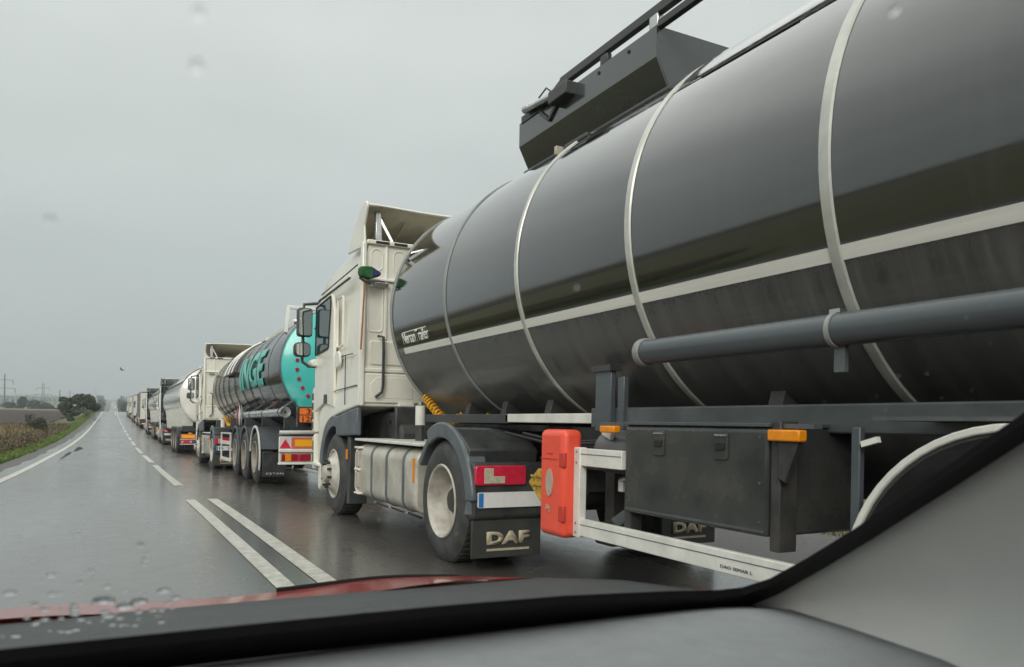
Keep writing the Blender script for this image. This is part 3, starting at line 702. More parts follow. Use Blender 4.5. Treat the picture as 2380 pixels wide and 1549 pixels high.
# ------------------------------------------------------------------ tractor unit
def tractor(label, loc, group, style='white', flap_text='DAF', rotx=0.0, plate=True):
    """local frame: x=0 centre (left side is x=-1.25), y=0 rear axle, z=0 ground"""
    t = thing('truck_tractor', label, 'truck', loc, group, rotx)
    dark = style == 'dark'
    body = M_WHITE if not dark else M_WHITE2
    prof = [(2.60, 1.36), (3.10, 1.31), (3.55, 1.26), (3.90, 1.20), (4.15, 1.11), (4.32, 1.00), (4.40, .84), (4.43, .62), (4.43, .30), (4.52, .22), (4.80, .22), (4.90, .32), (4.94, .75), (4.95, 1.15), (4.93, 1.75),
            (4.86, 2.35), (4.80, 2.80), (4.78, 2.98), (4.68, 3.12), (4.50, 3.20), (3.9, 3.27), (3.2, 3.33), (2.60, 3.27), (2.60, 2.86), (2.60, 2.0)]
    cy_, cz_ = 3.7, 1.9
    rings = []
    for x, sc in ((-1.25, .985), (-1.225, 1.0), (-.6, 1.0), (0, 1.0), (.6, 1.0), (1.225, 1.0), (1.25, .985)):
        rings.append([(x, cy_ + (u - cy_) * sc if u > 2.7 else u, cz_ + (v - cz_) * sc) for u, v in prof])
    def taper(x, y, z):
        k = max(0, min(1, (z - 2.88) / .42)); k = k * k * (3 - 2 * k) * (1 - .35 * max(0, min(1, (3.4 - y) / .8)))
        f = max(0, min(1, (y - 4.3) / .65)); f2 = f * f * .05
        return (x * (1 - .13 * k - f2), y - (.10 * abs(x) ** 3 * f), z)
    MB().loft(rings).warp(taper).build('cab', body, t, bevel=.018, seg=2, angle=28)
    L_ = -1.25
    # seams, gutter and side pressings
    sm = MB()
    sm.bar((L_ - .000, 2.72, 3.005), (L_ + .055, 4.70, 2.935), .010, .012)
    sm.bar((L_ - .001, 2.66, 1.60), (L_ - .001, 3.62, 1.565), .006, .010); sm.bar((L_ - .001, 3.62, 1.56), (L_ - .001, 4.62, 1.48), .006, .010)
    sm.bar((L_ - .001, 3.18, 1.38), (L_ - .001, 3.18, 1.98), .006, .010); sm.bar((L_ - .001, 2.86, 1.98), (L_ - .001, 3.62, 1.98), .006, .010)
    sm.build('seam', M_BLACK, t)
    MB().bar((L_ - .012, 2.98, 2.915), (L_ - .004, 4.62, 2.845), .030, .030).build('rain_gutter', body, t, bevel=.006)
    MB().bar((L_ - .013, 2.98, 2.89), (L_ - .006, 4.60, 2.82), .012, .016).build('gutter_shade_strip', M_BLACK, t)  # black bar standing in for the shade below the gutter
    rring(3.33, 3.62, 1.98 + .12, 2.74, .05, .022, 'x', L_ - .008, L_ + .02).build('side_pressing', body, t, bevel=.006)
    MB().prism(rrect(3.40, 3.66, 1.84, 2.06, .10), 'x', L_ - .02, L_ + .02).build('air_intake_bulge', body, t, bevel=.02, seg=3)
    # door skin with its own edges
    dprof = [(3.70, 1.36), (4.20, 1.42), (4.70, 1.30), (4.74, 1.9), (4.69, 2.06), (4.66, 2.79), (3.86, 2.83), (3.74, 2.6)]
    d = MB().prism(dprof, 'x', L_ - .012, L_ + .03).build('door', body, t, bevel=.010)
    MB().prism([(4.68, 2.10), (4.655, 2.73), (3.905, 2.785), (3.885, 2.70), (3.985, 2.165), (4.02, 2.145)], 'x', L_ - .019, L_ + .02).build('door_window', M_GLASS, d, bevel=.004)
    wf = MB(); Wp = [(4.69, 2.085), (4.67, 2.745), (3.89, 2.80), (3.865, 2.70), (3.97, 2.15), (4.01, 2.125)]
    for a, b in zip(Wp, Wp[1:] + Wp[:1]): wf.bar((L_ - .017, *a), (L_ - .017, *b), .012, .022, (1, 0, 0))
    wf.build('window_seal', M_BLACK, d)
    MB().prism(rrect(4.02, 4.18, 1.41, 1.53, .02), 'x', L_ - .022, L_ + .01).build('door_handle', M_DARKPL, d, bevel=.005)
    # right side door, simple mirror image
    d2 = MB().prism(dprof, 'x', -L_ - .03, -L_ + .012).build('door', body, t, bevel=.010)
    MB().prism([(4.68, 2.10), (4.655, 2.73), (3.905, 2.785), (3.885, 2.70), (3.985, 2.165)], 'x', -L_ - .02, -L_ + .019).build('door_window', M_GLASS, d2, bevel=.004)
    MB().prism([(-1.05, 2.02), (1.05, 2.02), (1.0, 2.78), (-1.0, 2.78)], 'y', 4.80, 4.915).build('windscreen', M_GLASS, t, bevel=.02)
    MB().box(-.95, .95, 4.88, 4.965, .85, 1.75).build('front_grille', M_DARKPL, t, bevel=.02)
    for s in (-1, 1): MB().box(s * .72 - .26, s * .72 + .26, 4.86, 4.945, .48, .72).build('headlight', M_CLEAR, t, bevel=.04)
    # corner air deflector with four dark slots, and two below
    MB().prism([(4.84, 1.02), (4.97, 1.0), (5.02, 1.10), (5.03, 1.55), (4.97, 1.64), (4.84, 1.66)], 'x', L_ + .02, L_ + .09).build('corner_deflector', body, t, bevel=.012)
    for k in range(4):
        MB().box(L_ + .014, L_ + .05, 4.925, 5.005, 1.065 + k * .135, 1.165 + k * .135).build('corner_vent', M_DARKPL, t, bevel=.006)
    MB().prism([(4.84, .50), (4.95, .50), (4.98, .95), (4.84, 1.0)], 'x', L_ + .02, L_ + .09).build('bumper_corner', body, t, bevel=.012)
    for k in range(2): MB().box(L_ + .014, L_ + .05, 4.90, 4.935, .60 + k * .16, .74 + k * .16).build('corner_vent', M_DARKPL, t, bevel=.005)
    MB().box(L_ - .015, L_ + .10, 4.46, 4.86, .555, .600).build('bumper_trim', body, t, bevel=.01)
    # wheel arch trims and steps
    arch_band(L_ - .014, L_ + .35, 3.66, .51, .60, .74, rad(8), rad(100)).build('wheel_arch', M_GREYPL, t, bevel=.01)
    MB().prism([(2.61, 1.02), (3.52, .99), (3.56, 1.12), (3.56, 1.235), (3.10, 1.295), (2.61, 1.345)], 'x', L_ - .016, L_ + .05).build('arch_panel', M_GREYPL, t, bevel=.02)
    arch_band(-L_ - .35, -L_ + .014, 3.66, .51, .60, .74, rad(8), rad(172)).build('wheel_arch', M_GREYPL, t, bevel=.01)
    MB().box(L_ + .03, L_ + .25, 3.02, 3.14, .18, 1.0).build('front_mudflap', M_DARKPL, t, bevel=.01)
    MB().box(L_ + .0, L_ + .02, 3.06, 3.10, .72, .84).build('side_marker', M_AMBER, t, bevel=.004)
    # rear wall pressings (seen from behind)
    yb = 2.60
    rw = MB()
    for (x0, x1, z0, z1) in ((-1.13, -.98, 2.93, 3.19), (-.86, -.70, 2.93, 3.19), (-.56, -.40, 2.93, 3.19), (-.2, .1, 2.93, 3.19), (.3, .6, 2.93, 3.19), (.72, 1.02, 2.93, 3.19)):
        rr = rring(x0, x1, z0, z1, .07, .012, 'y', yb - .008, yb + .01); rw.add(rr.v, rr.f)
    for (x0, x1, z0, z1) in ((-1.16, -.97, 2.22, 2.76), (-.86, -.55, 2.22, 2.76), (-.45, -.1, 2.22, 2.76), (.05, .5, 2.22, 2.76), (.6, 1.1, 2.22, 2.76)):
        rr = rring(x0, x1, z0, z1, .05, .014, 'y', yb - .010, yb + .01); rw.add(rr.v, rr.f)
    rw.build('rear_pressing', body, t, bevel=.004)
    MB().prism(rrect(-1.13, 1.13, 1.84, 2.12, .03), 'y', yb - .02, yb + .02).build('rear_panel', body, t, bevel=.012)
    MB().box(-1.2, 1.2, yb - .028, yb + .01, 1.755, 1.80).build('rear_rib', body, t, bevel=.008)
    MB().box(-1.2, 1.2, yb - .035, yb + .01, 2.815, 2.845).build('rear_rib', body, t, bevel=.008)
    MB().box(-.955, -.925, yb - .02, yb + .01, 2.14, 3.24).build('rear_rib', body, t, bevel=.008)
    lp = [(-1.20, 1.40), (1.20, 1.40), (1.20, 1.74), (-1.20, 1.74)]
    MB().prism(lp, 'y', yb - .03, yb + .02).build('rear_panel', body, t, bevel=.012)
    MB().prism([(-1.12, 1.45), (-.60, 1.45), (-.60, 1.62), (-.68, 1.70), (-1.04, 1.70), (-1.12, 1.62)], 'y', yb - .024, yb - .034).build('rear_recess', body if not dark else M_FAIR, t, bevel=.012)
    MB().box(-1.24, -1.19, yb - .05, yb + .05, 1.36, 3.25).build('corner_post', body, t, bevel=.015)
    MB().box(1.19, 1.24, yb - .05, yb + .05, 1.36, 3.25).build('corner_post', body, t, bevel=.015)
    MB().box(-1.18, 1.18, yb - .04, yb + .04, 3.235, 3.285).build('roof_rear_rail', body, t, bevel=.01)
    for x in (-1.08, -.86, -.45): MB().box(x, x + .16, yb - .045, yb - .035, 3.245, 3.275).build('rail_slot', M_BLACK, t)
    MB().tube([(-1.05, yb - .06, 2.17), (-.99, yb - .09, 2.16), (-.985, yb - .09, 2.0), (-.985, yb - .09, 1.60), (-1.0, yb - .09, 1.52), (-1.07, yb - .07, 1.46)], .017, 8).build('breather_pipe', M_DARKPL, t)
    MB().box(-1.10, -.93, yb - .075, yb - .03, 2.755, 2.79).build('tool_bracket', M_STEEL, t, bevel=.004)
    MB().prism([(-.78, 1.40), (-.58, 1.40), (-.58, 1.20), (-.50, 1.20), (-.50, 1.15), (-.60, 1.06), (-.74, 1.06), (-.86, 1.15), (-.86, 1.20), (-.78, 1.20)], 'y', yb - .05, yb + .03).build('cab_bracket', body, t, bevel=.01)
    # roof deflector
    dp = MB(); ys = np.linspace(0, 1, 9); P = []
    for q in ys:
        row = []
        for x in np.linspace(-1, 1, 17):
            yy = 2.50 + 1.60 * q + .30 * (1 - x * x) * (1 - q); zz = 3.325 + .385 * (1 - q) ** .8 * (1 - .10 * abs(x) ** 4) + .04 * (1 - q) * (1 - abs(x)) - .09 * abs(x) ** 5 * q
            row.append((x * (1.20 - .30 * max(0, (q - .33) / .67)), yy, zz))
        P.append(row)
    dp.grid(P).build('roof_deflector', body, t, solid=.022, angle=60)
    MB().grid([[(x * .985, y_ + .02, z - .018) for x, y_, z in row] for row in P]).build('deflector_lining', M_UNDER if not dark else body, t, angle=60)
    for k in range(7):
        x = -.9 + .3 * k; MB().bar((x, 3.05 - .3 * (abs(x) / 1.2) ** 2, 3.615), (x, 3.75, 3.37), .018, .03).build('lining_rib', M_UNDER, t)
    for s in (-1, 1):
        sp = [(2.50, 3.64), (2.50, 3.69), (2.56, 3.72), (2.70, 3.70), (2.82, 3.63), (2.95, 3.52), (3.12, 3.42), (3.30, 3.24), (2.62, 3.20), (2.585, 3.24), (2.62, 3.45)]
        if dark: sp = [(2.30, 3.6), (2.35, 3.72), (2.62, 3.76), (3.1, 3.62), (3.5, 3.4), (3.5, 3.0), (2.62, 2.9), (2.35, 2.95)]
        MB().prism(sp, 'x', s * 1.215, s * 1.185).build('side_collar', M_FAIR if dark else body, t, bevel=.012)
    for s in (-1, 1): MB().bar((s * 1.02, 2.66, 3.27), (s * 1.02, 2.72, 3.66), .05, .07).build('deflector_strut', M_STEEL, t, bevel=.006)
    MB().bar((-1.00, 2.70, 3.58), (-.86, 2.64, 3.30), .02, .03).build('deflector_strut', M_STEEL, t)
    if dark:   # wide dark side fairings behind the cab
        for s in (-1, 1): MB().prism([(2.05, 1.25), (2.0, 2.9), (2.1, 3.35), (2.35, 3.72), (2.64, 3.70), (2.64, 1.25)], 'x', s * 1.04, s * 1.09).build('side_fairing', M_FAIR, t, bevel=.015)
        MB().prism([(2.1, .62), (2.64, .62), (2.64, 1.4), (2.6, 3.3), (2.50, 3.3), (2.42, 1.4)], 'x', -1.262, -1.215).build('side_fairing', body, t, bevel=.015)
        MB().box(-1.18, 1.18, 2.57, 2.62, 1.4, 3.4).build('rear_wall', M_FAIR, t)
    else:
        MB().tube([(-1.15, 3.05, 3.33), (-1.14, 3.07, 3.52)], .006, 6).build('aerial', M_DARKPL, t)
    # mirrors
    mr = MB(); mr.prism(rrect(-1.51, -1.305, 2.345, 2.745, .045), 'y', 4.72, 4.85)
    mh = mr.build('mirror', M_DARKPL, t, bevel=.025, seg=3)
    MB().prism(rrect(-1.492, -1.322, 2.362, 2.725, .035), 'y', 4.708, 4.73).build('mirror_glass', M_MIRROR, mh)
    mr = MB(); mr.prism(rrect(-1.545, -1.32, 2.065, 2.265, .06), 'y', 4.74, 4.87)
    mh2 = mr.build('mirror', M_DARKPL, t, bevel=.025, seg=3)
    MB().prism(rrect(-1.527, -1.338, 2.083, 2.247, .05), 'y', 4.725, 4.75).build('mirror_glass', M_MIRROR, mh2)
    MB().tube([(-1.16, 4.74, 2.83), (-1.28, 4.80, 2.82), (-1.41, 4.81, 2.80), (-1.42, 4.80, 2.70), (-1.42, 4.81, 2.30), (-1.43, 4.81, 2.10), (-1.42, 4.82, 2.00), (-1.34, 4.80, 1.94), (-1.22, 4.78, 1.94)], .022, 8).build('mirror_arm', M_DARKPL, t)
    MB().prism(rrect(-1.34, -1.18, 1.93, 2.03, .04), 'y', 4.62, 4.84).build('mirror_foot', body, t, bevel=.02)
    MB().box(1.30, 1.52, 4.72, 4.86, 2.05, 2.75).build('mirror', M_DARKPL, t, bevel=.03)
    MB().bar((1.2, 4.78, 2.4), (1.35, 4.80, 2.4), .04, .04).build('mirror_arm', M_DARKPL, t)
    # chassis
    ch = MB()
    for s in (-1, 1): ch.box(s * .42 - .04, s * .42 + .04, -.95, 4.7, .62, .90)
    ch.box(-.4, .4, -.9, -.8, .64, .88); ch.box(-.4, .4, 1.1, 1.2, .64, .88)
    ch.build('chassis_rail', M_CHASSIS, t)
    MB().prism([(2.42, .55), (4.3, .55), (4.3, 1.30), (2.42, 1.30), (2.25, 1.1), (2.25, .7)], 'x', -.86, .86).build('engine_block', M_CHASSIS, t, bevel=.05)
    MB().box(-.9, .9, 2.30, 2.36, .95, 1.36).build('engine_shield', M_DARKPL, t, bevel=.02)
    MB().cyl((-1.0, 0, .51), (1.0, 0, .51), .13, 14).build('rear_axle', M_CHASSIS, t)
    MB().prism([(-.55, .93), (.75, .93), (.6, 1.10), (-.2, 1.13)], 'x', -.42, .42).build('fifth_wheel', M_CHASSIS, t, bevel=.02)
    cz = MB()
    for k in range(7): cz.cyl((-.9 + .27 * k, 1.5 + .05 * (k % 3), .95), (-.9 + .27 * k, 1.5 + .05 * (k % 3), 1.15 + .05 * (k % 2)), .05, 8)
    cz.box(-.7, .7, 1.35, 2.2, .86, .98)
    cz.build('air_valves', M_CHASSIS, t, kind='stuff')
    MB().box(-1.24, -.40, .60, 2.75, .955, .985).build('side_step', M_ALU, t, bevel=.006)
    MB().bar((-.95, .62, 1.0), (-.75, .95, 1.03), .06, .05).build('step_hinge', M_DARKPL, t)
    c = MB().cyl((-.76, 1.87, 1.14), (-.76, 1.87, 1.36), .055, 18).build('air_dryer', M_ALU, t, bevel=.01)
    MB().cyl((-.76, 1.87, 1.37), (-.76, 1.87, 1.405), .03, 12).build('dryer_cap', M_STEEL, c)
    MB().cyl((-.76, 1.87, 1.0), (-.76, 1.87, 1.14), .03, 12).build('dryer_stem', M_CHASSIS, c)
    # coiled air hose: helix along a sagging path
    pts = []; base = [Vector((-.72, 1.80, 1.46)), Vector((-.70, 1.72, 1.38)), Vector((-.66, 1.60, 1.28)), Vector((-.64, 1.44, 1.20)), Vector((-.62, 1.25, 1.20)), Vector((-.60, 1.12, 1.24))]
    def bez(q):
        q *= len(base) - 1; i = min(int(q), len(base) - 2); return base[i].lerp(base[i + 1], q - i)
    turns = 15
    for k in range(turns * 10 + 1):
        q = k / (turns * 10); c = bez(q); dd = (bez(min(1, q + .02)) - bez(max(0, q - .02))).normalized(); a = dd.cross(Vector((1, 0, 0))).normalized(); b = dd.cross(a)
        an = 2 * math.pi * k / 10; pts.append(c + (a * math.cos(an) + b * math.sin(an)) * .042)
    MB().tube(pts, .0105, 6).build('coiled_hose', M_COIL, t)
    MB().cyl((-.66, 1.55, 1.22), (-.66, 1.55, 1.28), .035, 12).build('hose_coupling', M_AMBER, t)
    MB().tube([(-.5, 1.0, 1.30), (-.48, .9, 1.34), (-.46, .8, 1.30), (-.48, .72, 1.26)], .016, 6).build('air_hose', M_COIL, t)
    # fuel tank and front step frame
    tkp = rrect(-1.245, -.62, .31, .925, .13, 6)
    tk = MB().prism(tkp, 'y', .68, 2.62).build('fuel_tank', M_FUEL, t, bevel=.03, seg=3)
    for y_ in (.98, 1.50, 2.02):
        rr = rring(-1.252, -.612, .303, .932, .135, .012, 'y', y_, y_ + .055); rr.build('tank_strap', M_GREYPL, tk)
        MB().bar((-1.20, y_ + .03, .30), (-1.05, y_ + .03, .24), .03, .02).build('strap_bolt', M_STEEL, tk)
    fr = MB(); fr.prism(rrect(-1.26, -.8, .33, .90, .10, 5), 'y', 2.63, 2.66)
    fr.build('step_frame', M_WHITE, t, bevel=.012)
    for z0, z1 in ((.66, .84), (.42, .60)): MB().box(-1.266, -1.1, 2.50, 2.625, z0, z1).build('step_opening', M_UNDER, t, bevel=.01)
    for z in (.63, .88, .36): MB().box(-1.268, -1.05, 2.47, 2.66, z - .012, z + .012).build('step_tread', M_WHITE, t, bevel=.006)
    MB().prism(rrect(.62, 1.245, .31, .925, .13, 6), 'y', .9, 2.5).build('fuel_tank', M_FUEL, t, bevel=.03)
    MB().box(-1.255, -1.235, .70, .73, .62, .84).build('side_marker', M_AMBER, t)
    # rear mudguards with lamps and flaps
    for s in (-1, 1):
        x0, x1 = (s * 1.26, s * .62)
        arch_band(min(x0, x1), max(x0, x1), 0.0, .51, .575, .63, rad(28), rad(168)).build('mudguard', M_GREYPL, t, bevel=.012)
        arch_band(*sorted((s * 1.275, s * 1.225)), 0.0, .51, .54, .675, rad(60), rad(175)).build('mudguard_lip', M_GREYPL, t, bevel=.015)
        MB().prism([(-.18, 1.075), (-.42, 1.045), (-.53, .96), (-.585, .84), (-.63, .45), (-.50, .44), (-.56, .62), (-.515, .76), (-.42, .905), (-.22, 1.035)], 'x', s * 1.268, s * 1.10).build('mudguard_skirt', M_GREYPL, t, bevel=.02, seg=3)
        MB().prism([(-.50, .60), (-.56, .97), (-.36, 1.09), (-.22, 1.13), (-.22, 1.08), (-.38, 1.02), (-.50, .92), (-.46, .60)], 'x', s * 1.255, s * .63).build('mudguard', M_DARKPL, t, bevel=.015)
        MB().prism([(-.535, .87), (-.615, .87), (-.645, .83), (-.645, .44), (-.60, .40), (-.54, .44)], 'x', s * 1.25, s * .56).build('lamp_housing', M_DARKPL, t, bevel=.02)
        MB().prism(rrect(*sorted((s * 1.24, s * .79)), .69, .845, .025), 'y', -.665, -.63).build('tail_lamp', M_RED, t, bevel=.008)
        xs = s * 1.165
        MB().box(*sorted((xs, xs - s * .08)), -.672, -.66, .705, .825).build('reversing_lens', M_CLEAR, t, bevel=.003)
        MB().box(*sorted((xs - s * .0802, xs - s * .18)), -.672, -.66, .705, .762).build('reversing_lens', M_CLEAR, t, bevel=.003)
        MB().box(*sorted((s * 1.24, s * .62)), -.61, -.585, .11, .42).build('mudflap', M_FLAP, t, bevel=.006)
        lx = -1.115 if s < 0 else .74
        lettering(flap_text, lambda u, v, lx=lx: (lx + u * .385, -.613, .215 + v * .105), M_CREAM if not dark else M_PLATE, t, .006, offset=.06)
        if not dark: MB().box(lx + .005, lx + .385, -.616, -.608, .165, .183).build('flap_line', M_CREAM, t)
    if plate:
        pl = MB().prism(rrect(-1.215, -.645, .515, .635, .012), 'y', -.666, -.646).build('number_plate', M_PLATE, t)
        MB().box(-1.21, -1.17, -.6685, -.6655, .52, .63).build('plate_band', M_BLUE, pl)
    for x, s in ((-1.245, -1), (1.245, 1)):
        wheel_rear(t, x, 0, s); wheel_front(t, x + .03 * (-s) * 0, 3.65, s)
    return t

T_GROUP = 'tractor units in the truck queue'
t1 = tractor('white tractor unit of the nearest truck, broom strapped to its rear wall', (3.75, 6.15, seat(6.15, 0, 3.65)[0]), T_GROUP, rotx=seat(6.15, 0, 3.65)[1])

# a broom hangs on the back of the cab: a thing of its own
br = thing('broom', 'green and blue broom with orange handle strapped behind the white cab', 'broom', (2.50, 8.60, 1.95))
bh = MB().prism([(-.06, .98), (.06, .99), (.15, .93), (.16, .90), (.06, .85), (-.05, .87), (-.07, .92)], 'y', -.09, .03).build('broom_head', M_MOP, br, bevel=.012)
MB().prism([(.07, .985), (.175, .925), (.165, .89), (.06, .86)], 'y', -.095, .025).build('bristle_tip', M_MOPB, bh, bevel=.012)
MB().tube([(-.06, -.02, .86), (.0, -.03, .82), (.07, -.03, .80)], .014, 6).build('broom_neck', M_DARKPL, br)
MB().tube([(.0, -.03, .84), (-.015, -.02, .35), (-.03, -.02, 0.05)], .011, 8).build('broom_handle', M_HANDLE, br)

# ------------------------------------------------------------------ nearest tanker trailer (local frame: x,z world offset from (3.87,0,0))
TX = 3.87; TR = 1.235; TZ = 2.37
tr1 = thing('tanker_trailer', 'black glossy tanker trailer with white stripe nearest the red car', 'trailer', (TX, 0, 0), 'trailers in the truck queue')
LX = 2.50 - TX     # side line of frame, guards and box
def drum(prof, n=96, **k): return MB().lathe(prof, (0, 0, TZ), 'y', n, **k)
tk = drum([(8.36, .02), (8.33, .45), (8.25, .80), (8.12, 1.08), (8.03, TR - .03), (8.0, TR), (-3.4, TR), (-3.46, TR - .05), (-3.6, .9), (-3.7, .02)]).build('tank', M_TANK, tr1, angle=25)
drum([(8.025, TR - .01), (8.03, TR + .012), (7.985, TR + .014), (7.975, TR + .002)]).build('end_band', M_BANDD, tr1)
for i, y_ in enumerate((6.5, 5.1, 3.7, 2.3, .9, -.5, -1.9)):
    w = (.022, .025, .028, .031)[min(i, 3)]
    drum([(y_ - w, TR + .001), (y_ - w * .8, TR + .011), (y_, TR + .014), (y_ + w * .8, TR + .011), (y_ + w, TR + .001)]).build('band', M_BANDD if i == 0 else M_BAND, tr1, angle=50)
# white stripe on both sides
for s in (-1, 1):
    a0 = math.asin((1.905 - TZ) / TR); a1 = math.asin((1.965 - TZ) / TR)
    mb = MB(); mb.grid([[(s * (TR + .004) * math.cos(a0 + (a1 - a0) * k / 4), y_, TZ + (TR + .004) * math.sin(a0 + (a1 - a0) * k / 4)) for k in range(5)] for y_ in np.linspace(7.78, -3.3, 24)])
    mb.build('stripe', M_STRIPE, tr1)
def on_tank(y_, z, e=.004):
    a = math.asin((z - TZ) / TR); return (-(TR + e) * math.cos(a), y_, z)
lettering('NursanTrailer', lambda u, v: on_tank(7.72 - .73 * u, 1.995 + .115 * v), M_STRIPE, tr1, .004, (-1, 0, 0), offset=.01)
mb = MB(); mb.grid([[on_tank(y_, z, .005) for z in (2.108, 2.118)] for y_ in np.linspace(7.70, 7.02, 8)]); mb.build('lettering_bar', M_STRIPE, tr1)
# raised walkway cover over the crown behind the box, its edge shade painted as a black strip
def cover(q, e, y_): return (-(TR + e) * math.cos(q), y_, TZ + (TR + e) * math.sin(q))
mb = MB(); rows = []
for q, e in [(rad(40.0 + 6 * k), .002 + .032 * k / 5) for k in range(6)] + [(rad(70 + 40 * k / 12), .034) for k in range(1, 12)] + [(rad(140 - 6 * k), .002 + .032 * k / 5) for k in range(5, -1, -1)]:
    rows.append([cover(q, e if 1 < n < 7 else (e * .3 if n == 1 else .002), y_) for n, y_ in enumerate((3.80, 3.74, 3.60, 1.8, .5, -1.2, -3.0, -3.02))])
mb.grid(rows); mb.build('crown_cover', M_TANK, tr1, angle=25)
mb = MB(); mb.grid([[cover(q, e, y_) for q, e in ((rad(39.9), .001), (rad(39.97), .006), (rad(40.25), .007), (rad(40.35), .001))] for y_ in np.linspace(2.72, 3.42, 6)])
mb.build('cover_edge_shade', M_BLACK, tr1)
# spill box on top
bx0, bx1, by0, by1 = -.50, .52, 4.42, 6.50
def side_prof(s): return [(s * .505, 4.02), (s * .505, 3.80), (s * .40, 3.60), (s * .385, 3.605), (s * .49, 3.805), (s * .49, 4.02)]
for s in (-1, 1): MB().prism(side_prof(s), 'y', by0, by1).build('side_panel', M_SPILL, tr1, angle=12)
for y_ in (by0, by1 - .015):
    MB().prism([(-.49, 4.02), (-.49, 3.80), (-.39, 3.60), (.39, 3.60), (.49, 3.80), (.49, 4.02)], 'y', y_, y_ + .015).build('end_panel', M_SPILL, tr1, angle=12)
MB().prism([(-.46, 3.58), (-.36, 3.61), (.36, 3.61), (.46, 3.58), (.46, 3.46), (-.46, 3.46)], 'y', by0 - .35, by1).build('saddle', M_DARKPL, tr1, bevel=.02)
for y_ in (4.95, 5.8): MB().cyl((.08, y_, 3.6), (.08, y_, 3.80), .24, 24).build('manhole', M_STEEL, tr1, bevel=.01)
MB().cyl((0, 3.3, 3.58), (0, 3.3, 3.68), .30, 28).build('manhole', M_TANK, tr1, bevel=.03)
# bolts on the panel
for y_ in (4.75, 5.15): MB().cyl((-.513, y_, 3.97), (-.503, y_, 3.97), .014, 8).build('bolt', M_BLACK, tr1)
# folded handrail
MB().bar((-.47, 5.78, 4.145), (-.47, 1.2, 4.155), .055, .07).build('handrail', M_DARKPL, tr1, bevel=.006)
MB().bar((-.47, 4.46, 4.035), (-.47, 1.2, 4.05), .05, .055).build('handrail', M_DARKPL, tr1, bevel=.006)
MB().bar((-.47, 6.12, 4.04), (-.47, 5.76, 4.145), .05, .05).build('handrail', M_DARKPL, tr1, bevel=.006)
MB().box(-.50, -.44, 4.42, 4.52, 4.02, 4.12).build('rail_hinge', M_STEEL, tr1, bevel=.01)
MB().box(-.50, -.45, 5.05, 5.15, 4.02, 4.10).build('rail_hinge', M_DARKPL, tr1, bevel=.01)
# vent and coupling on the left front corner of the box
v = MB().box(-.60, -.36, 5.50, 5.80, 3.93, 4.04).build('vent_block', M_DARKPL, tr1, bevel=.01)
for k in range(3): MB().cyl((-.56 + .05 * k, 5.80, 4.02 + .03 * k), (-.56 + .05 * k, 6.22, 4.06 + .025 * k), .028, 12).build('vent_pipe', M_STEEL, v)
MB().cyl((-.55, 6.22, 4.07), (-.55, 6.32, 4.08), .035, 12).build('coupling', M_STEEL, v, bevel=.006)
MB().tube([(-.52, 6.1, 4.12), (-.53, 5.95, 4.15), (-.54, 5.85, 4.08), (-.52, 5.82, 4.0)], .008, 6).build('vent_hose', M_DARKPL, v)
MB().bar((-.52, 6.08, 3.98), (-.52, 5.92, 3.86), .012, .03).build('vent_stay', M_DARKPL, v)
MB().bar((-.52, 5.92, 3.86), (-.52, 5.74, 3.99), .012, .03).build('vent_stay', M_DARKPL, v)
MB().box(-.515, -.47, 6.05, 6.45, 4.0, 4.07).build('vent_step', M_DARKPL, tr1, bevel=.006)
MB().box(-.62, -.55, 5.60, 5.64, 3.45, 3.52).build('lifting_lug', M_CLEAR, tr1, bevel=.005)
mb = MB(); mb.box(-.74, -.66, 4.95, 5.28, 3.36, 3.40); mb.build('cable_clip', M_DARKPL, tr1, bevel=.01)
# frame under the drum
MB().box(-1.0, -.80, -3.2, 4.42, 1.17, 1.305).build('frame_beam', M_FRAMEG, tr1, bevel=.01)
MB().box(.80, 1.0, -3.2, 4.42, 1.17, 1.305).build('frame_beam', M_FRAMEG, tr1, bevel=.01)
MB().box(-.98, -.88, 4.4, 5.75, 1.20, 1.27).build('frame_beam', M_ALU, tr1, bevel=.006)
MB().box(-.98, -.84, 5.70, 7.6, 1.19, 1.27).build('frame_beam', M_DARKPL, tr1, bevel=.006)
MB().box(-.75, .75, 5.4, 7.5, 1.13, 1.18).build('coupling_plate', M_CHASSIS, tr1)
for y_ in (7.0, 6.2, 5.4, 3.0, .8, -1.2): MB().prism([(-.80, 1.2), (.80, 1.2), (.74, 1.42), (.4, 1.28), (-.4, 1.28), (-.74, 1.42)], 'y', y_ - .05, y_ + .05).build('tank_cradle', M_CHASSIS, tr1)
MB().box(-.6, .6, -3.0, 5.3, .85, 1.17).build('chassis_core', M_CHASSIS, tr1)
for x, y_, w, z1 in ((-1.02, 4.22, .09, 1.56), (-1.0, 4.05, .035, 1.50)): MB().box(x - .02, x + .02, y_ - w, y_ + w, 1.15, z1).build('upright', M_PIPE, tr1, bevel=.006)
MB().box(-1.06, -.98, 4.11, 4.33, 1.54, 1.58).build('upright_foot', M_DARKPL, tr1)
